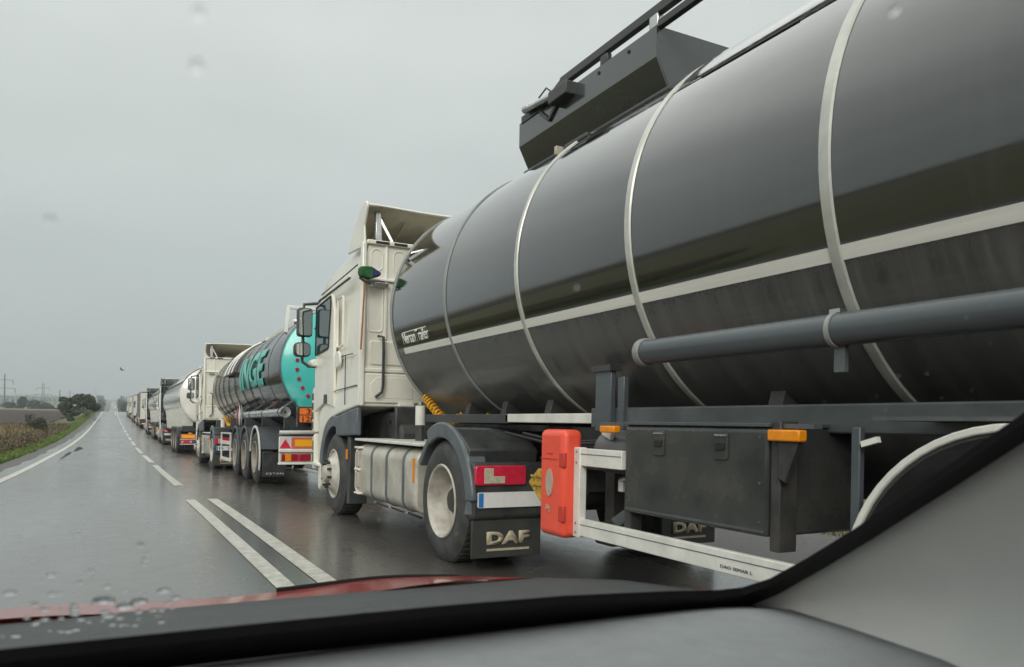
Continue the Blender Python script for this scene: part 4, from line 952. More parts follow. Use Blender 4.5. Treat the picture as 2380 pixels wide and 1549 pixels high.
# long hose pipe
pp = MB().cyl((2.47 - TX, 3.28, 1.575), (2.47 - TX, -2.4, 1.565), .064, 28).build('hose_pipe', M_PIPE, tr1, bevel=.004)
MB().cyl((2.47 - TX, 3.315, 1.575), (2.47 - TX, 3.27, 1.575), .074, 28).build('pipe_cap', M_BANDD, pp, bevel=.006)
for y_ in (2.08, .4):
    MB().lathe([(y_ - .010, .064), (y_ - .010, .070), (y_ + .010, .070), (y_ + .010, .064)], (2.47 - TX, 0, 1.572), 'y', 28).build('pipe_clamp', M_BANDD, pp)
    MB().box(2.47 - TX, 2.49 - TX, y_ - .035, y_ + .015, 1.41, 1.515).build('pipe_bracket', M_FRAMEG, pp)
    MB().box(2.45 - TX, 2.49 - TX, y_ - .025, y_ + .025, 1.636, 1.652).build('clamp_bolt', M_STEEL, pp)
# toolbox
tb = MB().prism([(LX, .72), (LX + .55, .72), (LX + .55, 1.20), (LX + .02, 1.20), (LX, 1.18)], 'y', 2.46, 3.50).build('toolbox', M_TBOX, tr1, bevel=.012)
MB().box(LX - .006, LX + .5, 2.45, 3.51, 1.195, 1.212).build('toolbox_lid_edge', M_PIPE, tb, bevel=.003)
MB().box(LX - .004, LX + .01, 2.47, 3.49, .735, .747).build('toolbox_lip', M_FRAMEG, tb)
for y_ in (3.20, 2.74):
    h = MB().prism(rrect(y_ - .045, y_ + .045, 1.04, 1.165, .01), 'x', LX - .008, LX + .004).build('latch', M_TBOX, tb, bevel=.003)
    MB().box(LX - .016, LX - .006, y_ - .028, y_ + .028, 1.085, 1.12).build('latch_handle', M_BLACK, h, bevel=.003)
    MB().box(LX - .012, LX - .006, y_ - .04, y_ + .04, 1.150, 1.158).build('latch_plate', M_STEEL, h)
MB().box(LX + .015, LX + .12, 2.40, 2.455, .66, 1.22).build('box_bracket', M_CHASSIS, tr1, bevel=.006)
MB().prism([(2.29, 1.135), (2.40, 1.135), (2.40, .98), (2.36, .96)], 'x', LX + .0, LX + .03).build('marker_bracket', M_CHASSIS, tr1, bevel=.004)
MB().box(LX + .02, LX + .10, 3.47, 3.53, .60, 1.05).build('box_bracket', M_DARKPL, tr1, bevel=.008)
MB().box(LX - .02, LX + .03, 2.27, 2.445, 1.135, 1.185).build('side_marker', M_AMBER, tr1, bevel=.008)
MB().box(LX - .02, LX + .03, 3.585, 3.73, 1.148, 1.188).build('side_marker', M_AMBER, tr1, bevel=.008)
MB().box(LX + .03, LX + .08, 2.24, 3.8, 1.19, 1.21).build('marker_rail', M_FRAMEG, tr1)
# air tank
MB().lathe([(0, .01), (.005, .10), (.03, .13), (.40, .13), (.43, .10), (.44, .01)], (2.70 - TX, 3.52, 1.03), 'y', 24).build('air_tank', M_FRAMEG, tr1)
g = MB(); g.bar((2.60 - TX, 3.86, 1.155), (2.58 - TX, 3.74, 1.125), .03, .045); g.bar((2.60 - TX, 3.84, 1.18), (2.60 - TX, 3.80, 1.12), .03, .03); g.build('drain_valve', M_ALU, tr1, bevel=.006)
g = MB(); g.box(2.66 - TX, 2.70 - TX, 3.74, 3.79, .80, .87); g.build('tap', M_PLATE, tr1, bevel=.004)
MB().cyl((2.66 - TX, 3.765, .87), (2.66 - TX, 3.70, .885), .014, 8).build('tap_lever', M_STEEL, tr1)
MB().bar((2.62 - TX, 3.75, .62), (2.75 - TX, 3.55, .80), .05, .06).build('guard_stay', M_FRAMEG, tr1)
MB().bar((2.9 - TX, 4.15, .55), (2.9 - TX, 4.15, 1.15), .10, .10).build('landing_leg', M_CHASSIS, tr1)
MB().box(2.80 - TX, 3.0 - TX, 4.05, 4.25, .42, .56).build('landing_leg', M_CHASSIS, tr1, bevel=.02)
# side guard: white aluminium rails with a groove
def rail(name, y0, y1, z0, z1):
    o = MB().box(LX - .012, LX + .025, y0, y1, z0, z1).build(name, M_ALU, tr1, bevel=.004)
    MB().box(LX - .0145, LX - .011, y0 + .005, y1 - .005, z0 + (z1 - z0) * .66, z0 + (z1 - z0) * .70).build('rail_groove', M_GREYPL, o)
    return o
rail('guard_rail', 3.515, 4.02, .945, 1.05); rail('guard_rail', 1.98, 4.02, .525, .628)
MB().box(LX - .020, LX + .03, 3.93, 4.00, .515, 1.055).build('guard_post', M_ALU, tr1, bevel=.005)
MB().box(LX + .03, LX + .06, 2.02, 2.06, .6, 1.2).build('guard_post', M_PIPE, tr1, bevel=.005)
lettering('DAO SEMAR L', lambda u, v: (LX - .0125, 2.72 - .20 * u, .548 + .014 * v), M_PIPE, tr1, .002, (-1, 0, 0))
for z in (.545, .60, .965, 1.03): MB().cyl((LX - .024, 3.965, z), (LX - .018, 3.965, z), .008, 8).build('bolt', M_STEEL, tr1)
for y_ in (2.50, 3.46):
    for z in (.78, .95, 1.15): MB().cyl((LX - .004, y_, z), (LX + .002, y_, z), .007, 8).build('rivet', M_PIPE, tb)
for y_ in (4.1, 3.8): MB().tube([(2.72 - TX, y_ + 1.3, 1.12), (2.70 - TX, y_ + .6, 1.06), (2.72 - TX, y_ - .2, 1.10)], .012, 6).build('brake_hose', M_BLACK, tr1)
# orange extinguisher box
ob = MB(); ob.prism([(LX - .09, .50), (LX + .05, .50), (LX + .05, 1.16), (LX - .09, 1.16)], 'y', 4.0, 4.30)
obx = ob.build('extinguisher_box', M_BOX, tr1, bevel=.04, seg=4)
MB().prism([(4.165 + .042 * math.cos(a_), .83 + .085 * math.sin(a_)) for a_ in np.linspace(0, 2 * math.pi, 25)[:-1]], 'x', LX - .096, LX - .08).build('oval_badge', M_OVAL, obx)
for z0, z1 in ((.93, 1.02), (.60, .70)): MB().box(LX - .093, LX - .07, 4.0 - .004, 4.055, z0, z1).build('strap_recess', M_BOXD, obx, bevel=.006)
MB().box(LX - .094, LX - .08, 4.13, 4.20, 1.008, 1.014).build('lid_seam', M_BOXD, obx); MB().box(LX - .094, LX - .08, 4.07, 4.28, .975, .981).build('lid_seam', M_BOXD, obx)
lettering('6 kg', lambda u, v: (LX - .093, 4.20 - .05 * u, .645 + .05 * v), M_CLEAR, obx, .002, (-1, 0, 0))
# mudguards and wheels at the back
for k, y_ in enumerate((1.42, .10, -1.22)):
    for s in (-1, 1):
        wheel_rear(tr1, s * (TX - 2.53), y_, s, .50, dual=False)
        arch_band(*sorted((s * 1.37, s * .9)), y_, .58, .60, .62, rad(5), rad(175), 28).build('mudguard', M_DARKPL, tr1)
        arch_band(*sorted((s * 1.385, s * 1.36)), y_, .58, .612, .640, rad(2), rad(178), 28).build('mudguard_trim', M_ALU, tr1, bevel=.006)
MB().box(-1.36, -1.0, -2.2, 1.95, 1.225, 1.24).build('mudguard_deck', M_FRAMEG, tr1)
MB().bar((LX + .02, 2.0, 1.135), (LX + .02, 1.93, 1.155), .02, .022).build('guard_clip', M_ALU, tr1)
# yellow wheel chock carried behind the orange box
ck = thing('wheel_chock', 'worn yellow wheel chock hanging beside the orange box', 'wheel chock', (2.70, 4.66, .80))
MB().prism([(-.16, -.02), (-.02, .085), (.17, .09), (.17, -.20), (.06, -.17)], 'x', -.09, .09).warp(lambda x, y, z: (x, -y, z)).build('wedge', M_CHOCK, ck, bevel=.012)
for z in (-.03, .03): MB().bar((-.095, .10, z), (-.095, -.14, z + .01), .012, .016).build('rib', M_CHOCK, ck)

# ------------------------------------------------------------------ the other tractors (copies)
t2 = copy_tree(t1)
t2.location = (3.66, 22.7, seat(22.7, 0, 3.65)[0]); t2.rotation_euler.x = seat(22.7, 0, 3.65)[1]; t2['label'] = 'white tractor unit pulling the black and teal tanker'
lettering('B 74', lambda u, v: (-1.14 + .42 * u, -.6675, .54 + .07 * v), M_BLACK, t2, .002)
t3 = tractor('white tractor with dark grey rear fairing pulling the white tanker', (3.62, 46.6, seat(46.6, 0, 3.65)[0]), T_GROUP, 'dark', 'VOLVO', seat(46.6, 0, 3.65)[1])
t4 = copy_tree(t3)
t4.location = (3.62, 67.8, seat(67.8, 0, 3.65)[0]); t4.rotation_euler.x = seat(67.8, 0, 3.65)[1]; t4['label'] = 'smaller looking white tractor with dark fairing just behind the cream box trailer'

# ------------------------------------------------------------------ second tanker: black with a teal end
def ellipse_tank(parent, y0, y1, a, b, zc, m_side, m_end, dome=.28, name='tank', bands=(), m_band=None, n=72):
    o = MB().lathe([(y0, 1.0), (y1, 1.0), (y1 + .10, .96), (y1 + .22, .75), (y1 + dome, .02)], (0, 0, zc), 'y', n, a, b).build(name, m_side, parent, angle=28)
    MB().lathe([(y0 + .06, 1.004), (y0, 1.006), (y0 - .05, .985), (y0 - .13, .85), (y0 - .2, .6), (y0 - dome, .02)], (0, 0, zc), 'y', n, a, b).build('tank_end', m_end, parent, angle=28)
    for q in bands: MB().lathe([(q - .010, 1.0005), (q - .008, 1.003), (q + .008, 1.003), (q + .010, 1.0005)], (0, 0, zc), 'y', n, a, b).build('band', m_band, parent)
    return o
Y2 = 13.45; g2 = zr(16.5)
tr2 = thing('tanker_trailer', 'black tanker trailer with teal rear end and orange hazard plate', 'trailer', (3.70, Y2, seat(Y2, 2.3, 5.06)[0]), 'trailers in the truck queue', seat(Y2, 2.3, 5.06)[1] * .6)
A2, B2, Z2 = 1.20, 1.08, 2.14
ellipse_tank(tr2, 0, 10.15, A2, B2, Z2, M_TANK2, M_TEAL, .30, bands=(1.2, 2.4, 3.5, 4.6, 5.7, 6.8, 7.8, 8.7, 9.5), m_band=M_BLACK)
MB().lathe([(-.02, 1.0), (.02, 1.018), (.05, 1.012)], (0, 0, Z2), 'y', 72, A2, B2).build('end_rim', M_GREYPL, tr2)
def on_t2(y_, z, e=.006):
    q = (z - Z2) / B2; return (-(A2 + e) * math.sqrt(max(0, 1 - q * q)), y_, z)
lettering('INGE', lambda u, v: on_t2(4.75 - 3.0 * u, 1.86 + .74 * v, .010), M_TEALL, tr2, .006, (-1, 0, 0), offset=.035, cuts=10)
for k in range(34):          # square red reflectors round the end
    a = rad(5 + 360 / 34 * k)
    p = (.80 * A2 * math.cos(a), .80 * B2 * math.sin(a)); dy = -.152
    rb = MB().box(-.028, .028, -.012, .0, -.028, .028); o = rb.build('reflector', M_REFL, tr2); o.location = (p[0], dy, Z2 + p[1]); o.rotation_euler = (0, -a, 0)
# hazard plate
hp = MB().box(-.97, -.57, -.40, -.385, 1.165, 1.425).build('hazard_plate', M_ORANGE, tr2, bevel=.004)
rring(-.975, -.565, 1.16, 1.43, .012, .014, 'y', -.408, -.39).build('plate_rim', M_BLACK, hp)
MB().box(-.96, -.58, -.406, -.399, 1.290, 1.302).build('plate_bar', M_BLACK, hp)
lettering('30', lambda u, v: (-.84 + .15 * u, -.404, 1.317 + .085 * v), M_BLACK, hp, .003)
lettering('1202', lambda u, v: (-.91 + .29 * u, -.404, 1.185 + .088 * v), M_BLACK, hp, .003)
for x in (-.99, -.55): MB().bar((x, -.36, 1.1), (x, -.36, 1.44), .02, .02).build('plate_post', M_STEEL, tr2)
# rear board
MB().box(-1.225, 1.225, -.09, -.05, .46, .93).build('rear_board', M_ALU, tr2, bevel=.01)
MB().box(-1.23, 1.23, -.14, -.06, .665, .715).build('rear_bar', M_ALU, tr2, bevel=.01)
MB().box(-1.24, 1.24, -.14, -.06, .455, .49).build('rear_bar', M_ALU, tr2, bevel=.01)
MB().tube([(-1.22, -.10, 1.0), (-.55, -.10, 1.01), (-.40, -.10, .99), (-.30, -.10, .94)], .032, 10).build('bumper_tube', M_WHITE2, tr2)
MB().prism([(-1.215, .735), (-1.03, .735), (-1.122, .885)], 'y', -.105, -.088).build('warning_triangle', M_RED, tr2)
rbd = MB().box(-1.02, 1.02, -.10, -.088, .725, .92).build('marker_board', M_REDBOARD, tr2)
MB().box(-.965, .965, -.107, -.099, .765, .88).build('board_centre', M_YELLOW, rbd)
for x, w, m in ((-1.21, .025, M_CLEAR), (-1.18, .05, M_REDD), (-1.125, .10, M_AMBER), (-1.02, .10, M_REDD), (-.915, .035, M_RED), (-.875, .175, M_REDD), (-.695, .05, M_CLEAR)):
    MB().box(x, x + w, -.12, -.088, .515, .635).build('tail_lamp', m, tr2, bevel=.006)
MB().box(.6, 1.2, -.12, -.088, .515, .635).build('tail_lamp', M_REDD, tr2, bevel=.006)
# frame, wheels, mudguards
MB().box(-.55, .55, .2, 9.2, .80, 1.10).build('chassis_core', M_CHASSIS, tr2)
MB().box(-.9, .9, 8.2, 9.6, 1.02, 1.12).build('coupling_plate', M_CHASSIS, tr2)
for y_ in (1.2, 3.6, 6.0, 8.6): MB().prism([(-.9, 1.05), (.9, 1.05), (.9, 1.35), (.3, 1.12), (-.3, 1.12), (-.9, 1.35)], 'y', y_ - .06, y_ + .06).build('tank_cradle', M_FRAMEG, tr2)
M_RIMD = mat('rim_dirty', (.34, .30, .25), .5, var=.5, vscale=5)
for y_ in (2.30, 3.68, 5.06):
    for s in (-1, 1):
        wheel_rear(tr2, s * 1.235, y_, s, .50, dual=False, m=M_RIMD)
        arch_band(*sorted((s * 1.24, s * .8)), y_, .52, .555, .575, rad(8), rad(165), 24).build('mudguard', M_GREYPL, tr2)
        arch_band(*sorted((s * 1.255, s * 1.225)), y_, .52, .555, .60, rad(8), rad(205), 24).build('mudguard_trim', M_ALU if y_ < 2.9 else M_GREYPL, tr2, bevel=.006)
    MB().cyl((-1.0, y_, .5), (1.0, y_, .5), .08, 12).build('axle', M_CHASSIS, tr2)
MB().box(-1.22, -.80, 1.50, 1.53, .16, .62).build('mudflap', M_DARKPL, tr2, bevel=.006)
lettering('CETAN', lambda u, v: (-1.16 + .32 * u, 1.496, .20 + .035 * v), M_PLATE, tr2, .003)
MB().box(-1.05, -.72, .55, .85, .56, .95).build('grey_case', M_FRAMEG, tr2, bevel=.015); MB().box(-1.07, -.70, .53, .87, .94, .965).build('case_lid', M_GREYPL, tr2, bevel=.006)
MB().cyl((-.9, .52, .60), (-.9, .55, .60), .035, 10).build('case_knob', M_STEEL, tr2)
# polished hose pipe with its lid
hp2 = MB().cyl((-1.19, -.35, 1.335), (-1.19, 5.1, 1.345), .072, 26).build('hose_pipe', M_STEEL, tr2)
MB().lathe([(-.42, .005), (-.425, .06), (-.43, .085), (-.40, .095), (-.36, .09), (-.34, .07)], (-1.19, 0, 1.335), 'y', 28).build('pipe_lid', M_STEEL, hp2)
MB().cyl((-1.19, -.455, 1.335), (-1.19, -.43, 1.335), .018, 10).build('lid_lock', M_DARKPL, hp2)
for y_ in (-.1, 1.5, 3.0, 4.6):
    MB().bar((-1.19, y_, 1.41), (-.98, y_, 1.56), .02, .03).build('pipe_stay', M_STEEL, hp2)
    MB().lathe([(y_ - .015, .073), (y_ - .015, .080), (y_ + .015, .080), (y_ + .015, .073)], (-1.19, 0, 1.337), 'y', 26).build('pipe_clamp', M_GREYPL, hp2)
for k, m in enumerate((M_REFL, M_PLATE, M_BANDD)):
    yc = 4.55 - .30 * k
    MB().prism([(yc, 1.12), (yc + .135, 1.34), (yc, 1.56), (yc - .135, 1.34)], 'x', -1.275, -1.265).build('hazard_diamond', m, tr2)
MB().tube([(-.95, .3, 1.03), (-.93, .1, 1.0), (-.80, -.05, .99)], .014, 6).build('drain_hose', M_STEEL, tr2)
# guard ladder frame before the wheels
for z0, z1 in ((.92, .955), (.66, .75), (.26, .34)): MB().box(-1.235, -1.21, 5.95, 7.75, z0, z1).build('guard_rail', M_ALU, tr2, bevel=.003)
for y_ in (7.73, 6.0): MB().box(-1.24, -1.205, y_ - .03, y_ + .03, .26, .955).build('guard_post', M_ALU, tr2, bevel=.003)
# white hoses laid over the left shoulder
for k in range(3):
    y_ = 5.9 + .62 * k; pts = []
    for q in np.linspace(rad(168), rad(100), 12): pts.append(((A2 + .035) * math.cos(q), y_ + .22 * math.sin((q - rad(100)) * 1.2), Z2 + (B2 + .035) * math.sin(q)))
    MB().tube(pts, .022, 8).build('overflow_hose', M_WHITE2, tr2)
MB().tube([(-1.20, 5.7, 2.37), (-1.21, 6.4, 2.35), (-1.20, 7.2, 2.37)], .03, 8).build('hose_foot', M_DARKPL, tr2)
# walkway and collapsible frame on the roof
for x in (-.42, .42): MB().box(x - .02, x + .02, 2.9, 6.2, 3.19, 3.29).build('walkway_edge', M_ALU, tr2, bevel=.005)
MB().box(-.42, .42, 2.9, 6.2, 3.20, 3.215).build('walkway_plate', M_GREYPL, tr2)
MB().box(-.55, -.30, 5.5, 7.2, 3.14, 3.18).build('walkway_tray', M_ALU, tr2, bevel=.005)
for y_ in (3.4, 4.3, 5.1): MB().cyl((-.1, y_, 3.16), (-.1, y_, 3.31), .22, 20).build('manhole', M_STEEL, tr2, bevel=.01)
vv = MB(); vv.cyl((-.40, 3.05, 3.31), (-.15, 3.0, 3.31), .05, 10); vv.cyl((-.35, 2.8, 3.34), (-.3, 3.15, 3.32), .035, 10); vv.build('roof_valve', M_STEEL, tr2)
for s in (-1,): MB().bar((-.95, .9, 2.80), (-.90, .95, 3.30), .08, .06).build('roof_frame', M_WHITE2, tr2, bevel=.006)
MB().bar((-.92, .95, 3.28), (.6, .95, 3.28), .06, .06).build('roof_frame', M_WHITE2, tr2, bevel=.006)
MB().bar((.60, .95, 3.28), (.75, .9, 3.0), .08, .06).build('roof_frame', M_WHITE2, tr2, bevel=.006)

# ------------------------------------------------------------------ white tankers
def white_tanker(label, loc, rotx=0.0, n=7.6):
    t = thing('tanker_trailer', label, 'trailer', loc, 'trailers in the truck queue', rotx)
    ellipse_tank(t, 0, n, 1.21, 1.21, 2.36, M_TANKWHITE, M_TANKWHITE, .34)
    MB().lathe([(.05, 1.004), (.02, 1.012), (-.02, 1.010), (-.03, .995)], (0, 0, 2.36), 'y', 72, 1.21, 1.21).build('end_rim', M_WHITE2, t)
    pts = [(1.225 * math.cos(q), -.01, 2.36 + 1.225 * math.sin(q)) for q in np.linspace(rad(20), rad(150), 30)]
    MB().tube(pts, .022, 6).build('rim_seal', M_BLACK, t)
    q = rad(150); MB().tube([(1.222 * math.cos(q), 0, 2.36 + 1.222 * math.sin(q)), (1.222 * math.cos(q), n, 2.36 + 1.222 * math.sin(q))], .020, 6).build('edge_seal', M_BLACK, t)
    MB().box(-.45, .45, .6, n - .6, 3.53, 3.60).build('walkway_plate', M_ALU, t)
    for y_ in np.arange(.9, n - .5, .75):
        MB().prism([(-1.02, .97), (-.70, .97), (-.60, 1.36), (-1.12, 1.92)], 'y', y_, y_ + .05).build('tank_fin', M_ALU, t)
    MB().box(-.55, .55, .2, n, .80, 1.08).build('chassis_core', M_CHASSIS, t)
    MB().box(-1.12, 1.12, -.05, n, .92, .965).build('frame_deck', M_DARKPL, t)
    for y_ in (1.7, 3.0, 4.3):
        for s in (-1, 1):
            wheel_rear(t, s * 1.225, y_, s, .50, dual=False, m=M_RIMD)
            arch_band(*sorted((s * 1.24, s * .8)), y_, .52, .55, .575, rad(12), rad(165), 18).build('mudguard', M_DARKPL, t)
        MB().cyl((-1.0, y_, .5), (1.0, y_, .5), .08, 12).build('axle', M_CHASSIS, t)
    MB().box(-1.2, 1.2, -.22, -.16, .40, .74).build('rear_board', M_FRAMEG, t, bevel=.01)
    for z in (.59, .40): MB().box(-1.2, 1.2, -.25, -.16, z, z + .025).build('rear_bar', M_ALU, t)
    bd = MB().box(-1.17, -.62, -.25, -.23, .63, .82).build('marker_board', M_REDBOARD, t)
    MB().box(-1.135, -.655, -.258, -.248, .665, .785).build('board_centre', M_YELLOW, bd)
    MB().box(-.90, -.75, -.22, -.16, .83, .87).build('beacon', M_YELLOW, t, bevel=.02)
    lm = MB().box(-1.17, -.74, -.25, -.23, .44, .56).build('tail_lamp', M_RED, t, bevel=.01)
    for x in (-1.12, -.80): MB().cyl((x, -.262, .51), (x, -.248, .51), .042, 14).build('white_lamp', M_CLEAR, lm)
    MB().prism([(-1.15, .93), (-.65, .93), (-.72, 1.15), (-1.12, 1.15)], 'y', .0, .35).build('rear_mudguard_box', M_DARKPL, t, bevel=.02)
    return t
tr3 = white_tanker('white glossy tanker trailer with a smooth domed rear end', (3.58, 34.0, seat(34.0, 1.7, 4.3)[0]), seat(34.0, 1.7, 4.3)[1], 12.2)
lettering('ro 20', lambda u, v: (-.55 + .35 * u, -.20, 2.55 + .14 * v), M_GREYPL, tr3, .004)
tr4 = copy_tree(tr3)
tr4.location = (3.60, 55.2, seat(55.2, 1.7, 4.3)[0]); tr4.rotation_euler.x = seat(55.2, 1.7, 4.3)[1]; tr4['label'] = 'second white tanker trailer, mostly hidden by the tractor with dark fairing'

# ------------------------------------------------------------------ box trailers
def box_trailer(label, loc, rotx, m_side, arrow=True, name='box_trailer', H=3.62):
    t = thing(name, label, 'trailer', loc, 'trailers in the truck queue', rotx)
    MB().box(-1.26, 1.26, .04, 13.4, .98, H).build('box_body', m_side, t, bevel=.02)
    for s in (-1, 1):
        d = MB().box(*sorted((s * .008, s * 1.25)), -.02, .035, .98, H - .05).build('rear_door', M_BOXW, t, bevel=.008)
        for q in (.35, .85): MB().cyl((s * q, -.04, 1.02), (s * q, -.04, H - .1), .016, 8).build('lock_rod', M_ALU, d)
        for z in (1.3, 2.1, 2.9): MB().box(*sorted((s * 1.21, s * 1.262)), -.035, .03, z, z + .09).build('hinge', M_ALU, d)
        MB().box(*sorted((s * 1.225, s * 1.275)), -.03, .06, .96, H).build('door_frame', M_BOXW, t, bevel=.008)
    MB().box(-1.27, 1.27, -.03, .10, H - .03, H + .05).build('roof_edge', M_DARKPL, t, bevel=.01)
    MB().box(-1.265, -1.2, .1, 13.4, H - .04, H + .02).build('roof_edge', M_DARKPL, t, bevel=.01)
    MB().box(-1.27, 1.27, -.03, .06, .93, .985).build('rear_sill', M_BOXW, t, bevel=.008)
    MB().box(-1.272, -1.23, .06, 13.4, .90, .985).build('side_rail', M_ALU, t, bevel=.008)
    bd = MB().box(-.55, .15, -.052, -.03, 1.03, 1.22).build('marker_board', M_REDBOARD, t); MB().box(-.50, .10, -.058, -.05, 1.07, 1.18).build('board_centre', M_YELLOW, bd)
    if arrow:
        a = MB(); a.bar((-.78, -.035, H - .28), (-.66, -.035, H - .35), .012, .035, (0, -1, 0)); a.bar((-.66, -.035, H - .35), (-.78, -.035, H - .42), .012, .035, (0, -1, 0)); a.build('arrow_emblem', M_BLACK, t)
        MB().box(-.45, .30, -.03, -.024, H - .36, H - .33).build('name_bar', M_GREYPL, t)
    MB().box(-1.15, 1.15, -.05, .0, .42, .52).build('bumper_bar', M_ALU, t, bevel=.01)
    MB().box(-1.2, 1.2, .02, .08, .56, .88).build('lamp_board', M_DARKPL, t)
    for s in (-1, 1): MB().box(*sorted((s * 1.15, s * .75)), -.01, .02, .62, .74).build('tail_lamp', M_REDD, t, bevel=.01)
    MB().box(-.5, .5, .2, 12.5, .72, .98).build('chassis_core', M_CHASSIS, t)
    for y_ in (2.6, 3.9, 5.2):
        for s in (-1, 1): wheel_rear(t, s * 1.22, y_, s, .50, dual=False, m=M_RIMD)
    for z in (.50, .72): MB().box(-1.24, -1.21, 6.0, 9.6, z, z + .10).build('guard_rail', M_ALU, t)
    MB().box(-1.1, -.8, 6.2, 8.4, .5, .9).build('pallet_box', M_DARKPL, t)
    MB().box(-1.2, -1.15, 1.6, 1.66, .15, .75).build('mudflap', M_DARKPL, t)
    return t
b5 = box_trailer('cream box trailer with grey side curtain and small black arrow', (3.62, 86.2, seat(86.2, 2.6, 5.2)[0]), seat(86.2, 2.6, 5.2)[1], M_CURT)
b6 = box_trailer('white box trailer with pale side just beyond the cream one', (3.60, 113.5, seat(113.5, 2.6, 5.2)[0]), seat(113.5, 2.6, 5.2)[1], M_CURTL, arrow=False)
b7 = copy_tree(b6); b7.location = (3.55, 143.5, seat(143.5, 2.6, 5.2)[0]); b7.rotation_euler.x = seat(143.5, 2.6, 5.2)[1]; b7['label'] = 'faint pale box trailer beyond the white one near the crest'
b8 = copy_tree(b5); b8.location = (3.50, 166.0, seat(166, 2.6, 5.2)[0]); b8.rotation_euler.x = seat(166, 2.6, 5.2)[1]; b8['label'] = 'farthest box trailer, cream with grey side, at the head of the queue'
for y_, lb in ((98.6, 'tractor hidden behind the cream box trailer except its mirror'), (125.9, 'tractor whose mirror shows beyond the white box trailer'), (155.9, 'tractor between the two farthest box trailers')):
    c = copy_tree(t2); c.location = (3.60, y_, seat(y_, 0, 3.65)[0]); c.rotation_euler.x = seat(y_, 0, 3.65)[1]; c['label'] = lb

# ------------------------------------------------------------------ far traffic
def far_car(label, x, y_, lights, m, h=1.5, van=False):
    t = thing('far_car', label, 'car', (x + xo(y_), y_, zr(y_) + .02), 'cars far down the road', slope(y_))
    if van: pf = [(-2.6, .35), (2.5, .35), (2.6, 1.0), (2.3, 1.3), (1.7, 2.4), (-2.5, 2.5), (-2.6, 1.5)]
    else: pf = [(-2.1, .35), (2.1, .35), (2.15, .75), (1.2, .92), (.5, h), (-1.2, h), (-1.9, .98), (-2.1, .8)]
    sg = -1 if lights else 1
    MB().prism([(u * sg, v) for u, v in pf], 'x', -.86, .86).build('body', m, t, bevel=.08, seg=3)
    MB().box(-.72, .72, sg * .55, sg * 1.15, .95, 1.35).build('windscreen', M_GLASS, t, bevel=.05)
    for s in (-1, 1):
        for yy in (-1.3, 1.3): MB().cyl((s * .70, yy, .32), (s * .88, yy, .32), .32, 18).build('wheel', M_RUBBER, t)
        if lights: MB().cyl((s * .62, -2.14, .66), (s * .62, -2.19, .66), .13, 14).build('headlight', M_HEADL, t)
        else: MB().box(*sorted((s * .60, s * .82)), -2.16, -2.08, .62, .8).build('tail_lamp', M_REDD, t)
    return t
far_car('oncoming car with lit headlights just past the road crest', -.25, 640, True, M_CARGREY)
far_car('oncoming car with bright headlights climbing behind the first one', -.4, 760, True, M_CARGREY)
far_car('small oncoming car with headlights high on the far hill', -.6, 1500, True, M_WHITE2)
far_car('pale van driving away up the far hill', 2.9, 1000, False, M_WHITE2, van=True)
far_car('grey car driving away behind the pale van', 2.9, 930, False, M_CARGREY)
far_car('white car driving away near the top of the far road', 2.9, 1250, False, M_WHITE2)

# ------------------------------------------------------------------ poles and pylons
def conc_pole(label, X, Y, h, arms=True, group='power line poles'):
    t = thing('power_pole', label, 'power pole', (X, Y, ground_z(X, Y)), group)
    MB().cyl((0, 0, -.2), (0, 0, h), .42, 12, .26).build('pole', M_CONC, t)
    if arms:
        for z, w in ((h * .865, 3.5), (h * .68, 4.4), (h * .49, 3.4)):
            a = MB().bar((-w, 0, z), (w, 0, z), .20, .22).build('crossarm', M_GALV, t)
            for s in (-1, 1): MB().cyl((s * (w - .1), 0, z), (s * (w - .1) + .15, 0, z - 2.2), .16, 8).build('insulator', M_GALV, a)
    return t
def pylon(label, X, Y, h):
    t = thing('lattice_pylon', label, 'pylon', (X, Y, ground_z(X, Y)), 'lattice pylons across the field')
    mb = MB(); w0, w1 = h * .10, h * .028; nz = 9
    lv = [(h * k / nz, w0 + (w1 - w0) * min(1, k / 6)) for k in range(nz + 1)]
    for k in range(nz):
        z0, a = lv[k]; z1, b = lv[k + 1]
        C0 = [(-a, -a), (a, -a), (a, a), (-a, a)]; C1 = [(-b, -b), (b, -b), (b, b), (-b, b)]
        for i in range(4):
            j = (i + 1) % 4
            mb.bar((*C0[i], z0), (*C1[i], z1), .20, .20); mb.bar((*C0[i], z0), (*C1[j], z1), .12, .12); mb.bar((*C0[j], z0), (*C1[i], z1), .12, .12)
    mb.bar((0, 0, h), (0, 0, h * 1.07), .25, .25)
    mb.build('lattice', M_GALV, t)
    for z, w in ((h * .84, h * .20), (h * .62, h * .27), (h * .40, h * .20)):
        ar = MB(); ar.bar((-w, 0, z), (w, 0, z), .22, .22); ar.bar((-w, 0, z), (-w1, 0, z + h * .04), .14, .14); ar.bar((w, 0, z), (w1, 0, z + h * .04), .14, .14)
        o = ar.build('crossarm', M_GALV, t)
        for s in (-1, 1): MB().cyl((s * w, 0, z), (s * w, 0, z - h * .10), .17, 6).build('insulator', M_GALV, o)
    return t
conc_pole('tall concrete power pole with three crossarms behind the white roof', -48.2, 455, 22)
conc_pole('thin bare pole above the roadside bushes', -30.3, 560, 17.5, False)
pylon('lattice pylon with three crossarms beyond the hazy trees', -53.2, 760, 24)
pylon('small faint lattice pylon behind the tall round bush', -51.2, 1160, 21)
pylon('farthest faint lattice pylon near the road vanishing point', -36, 1900, 30)
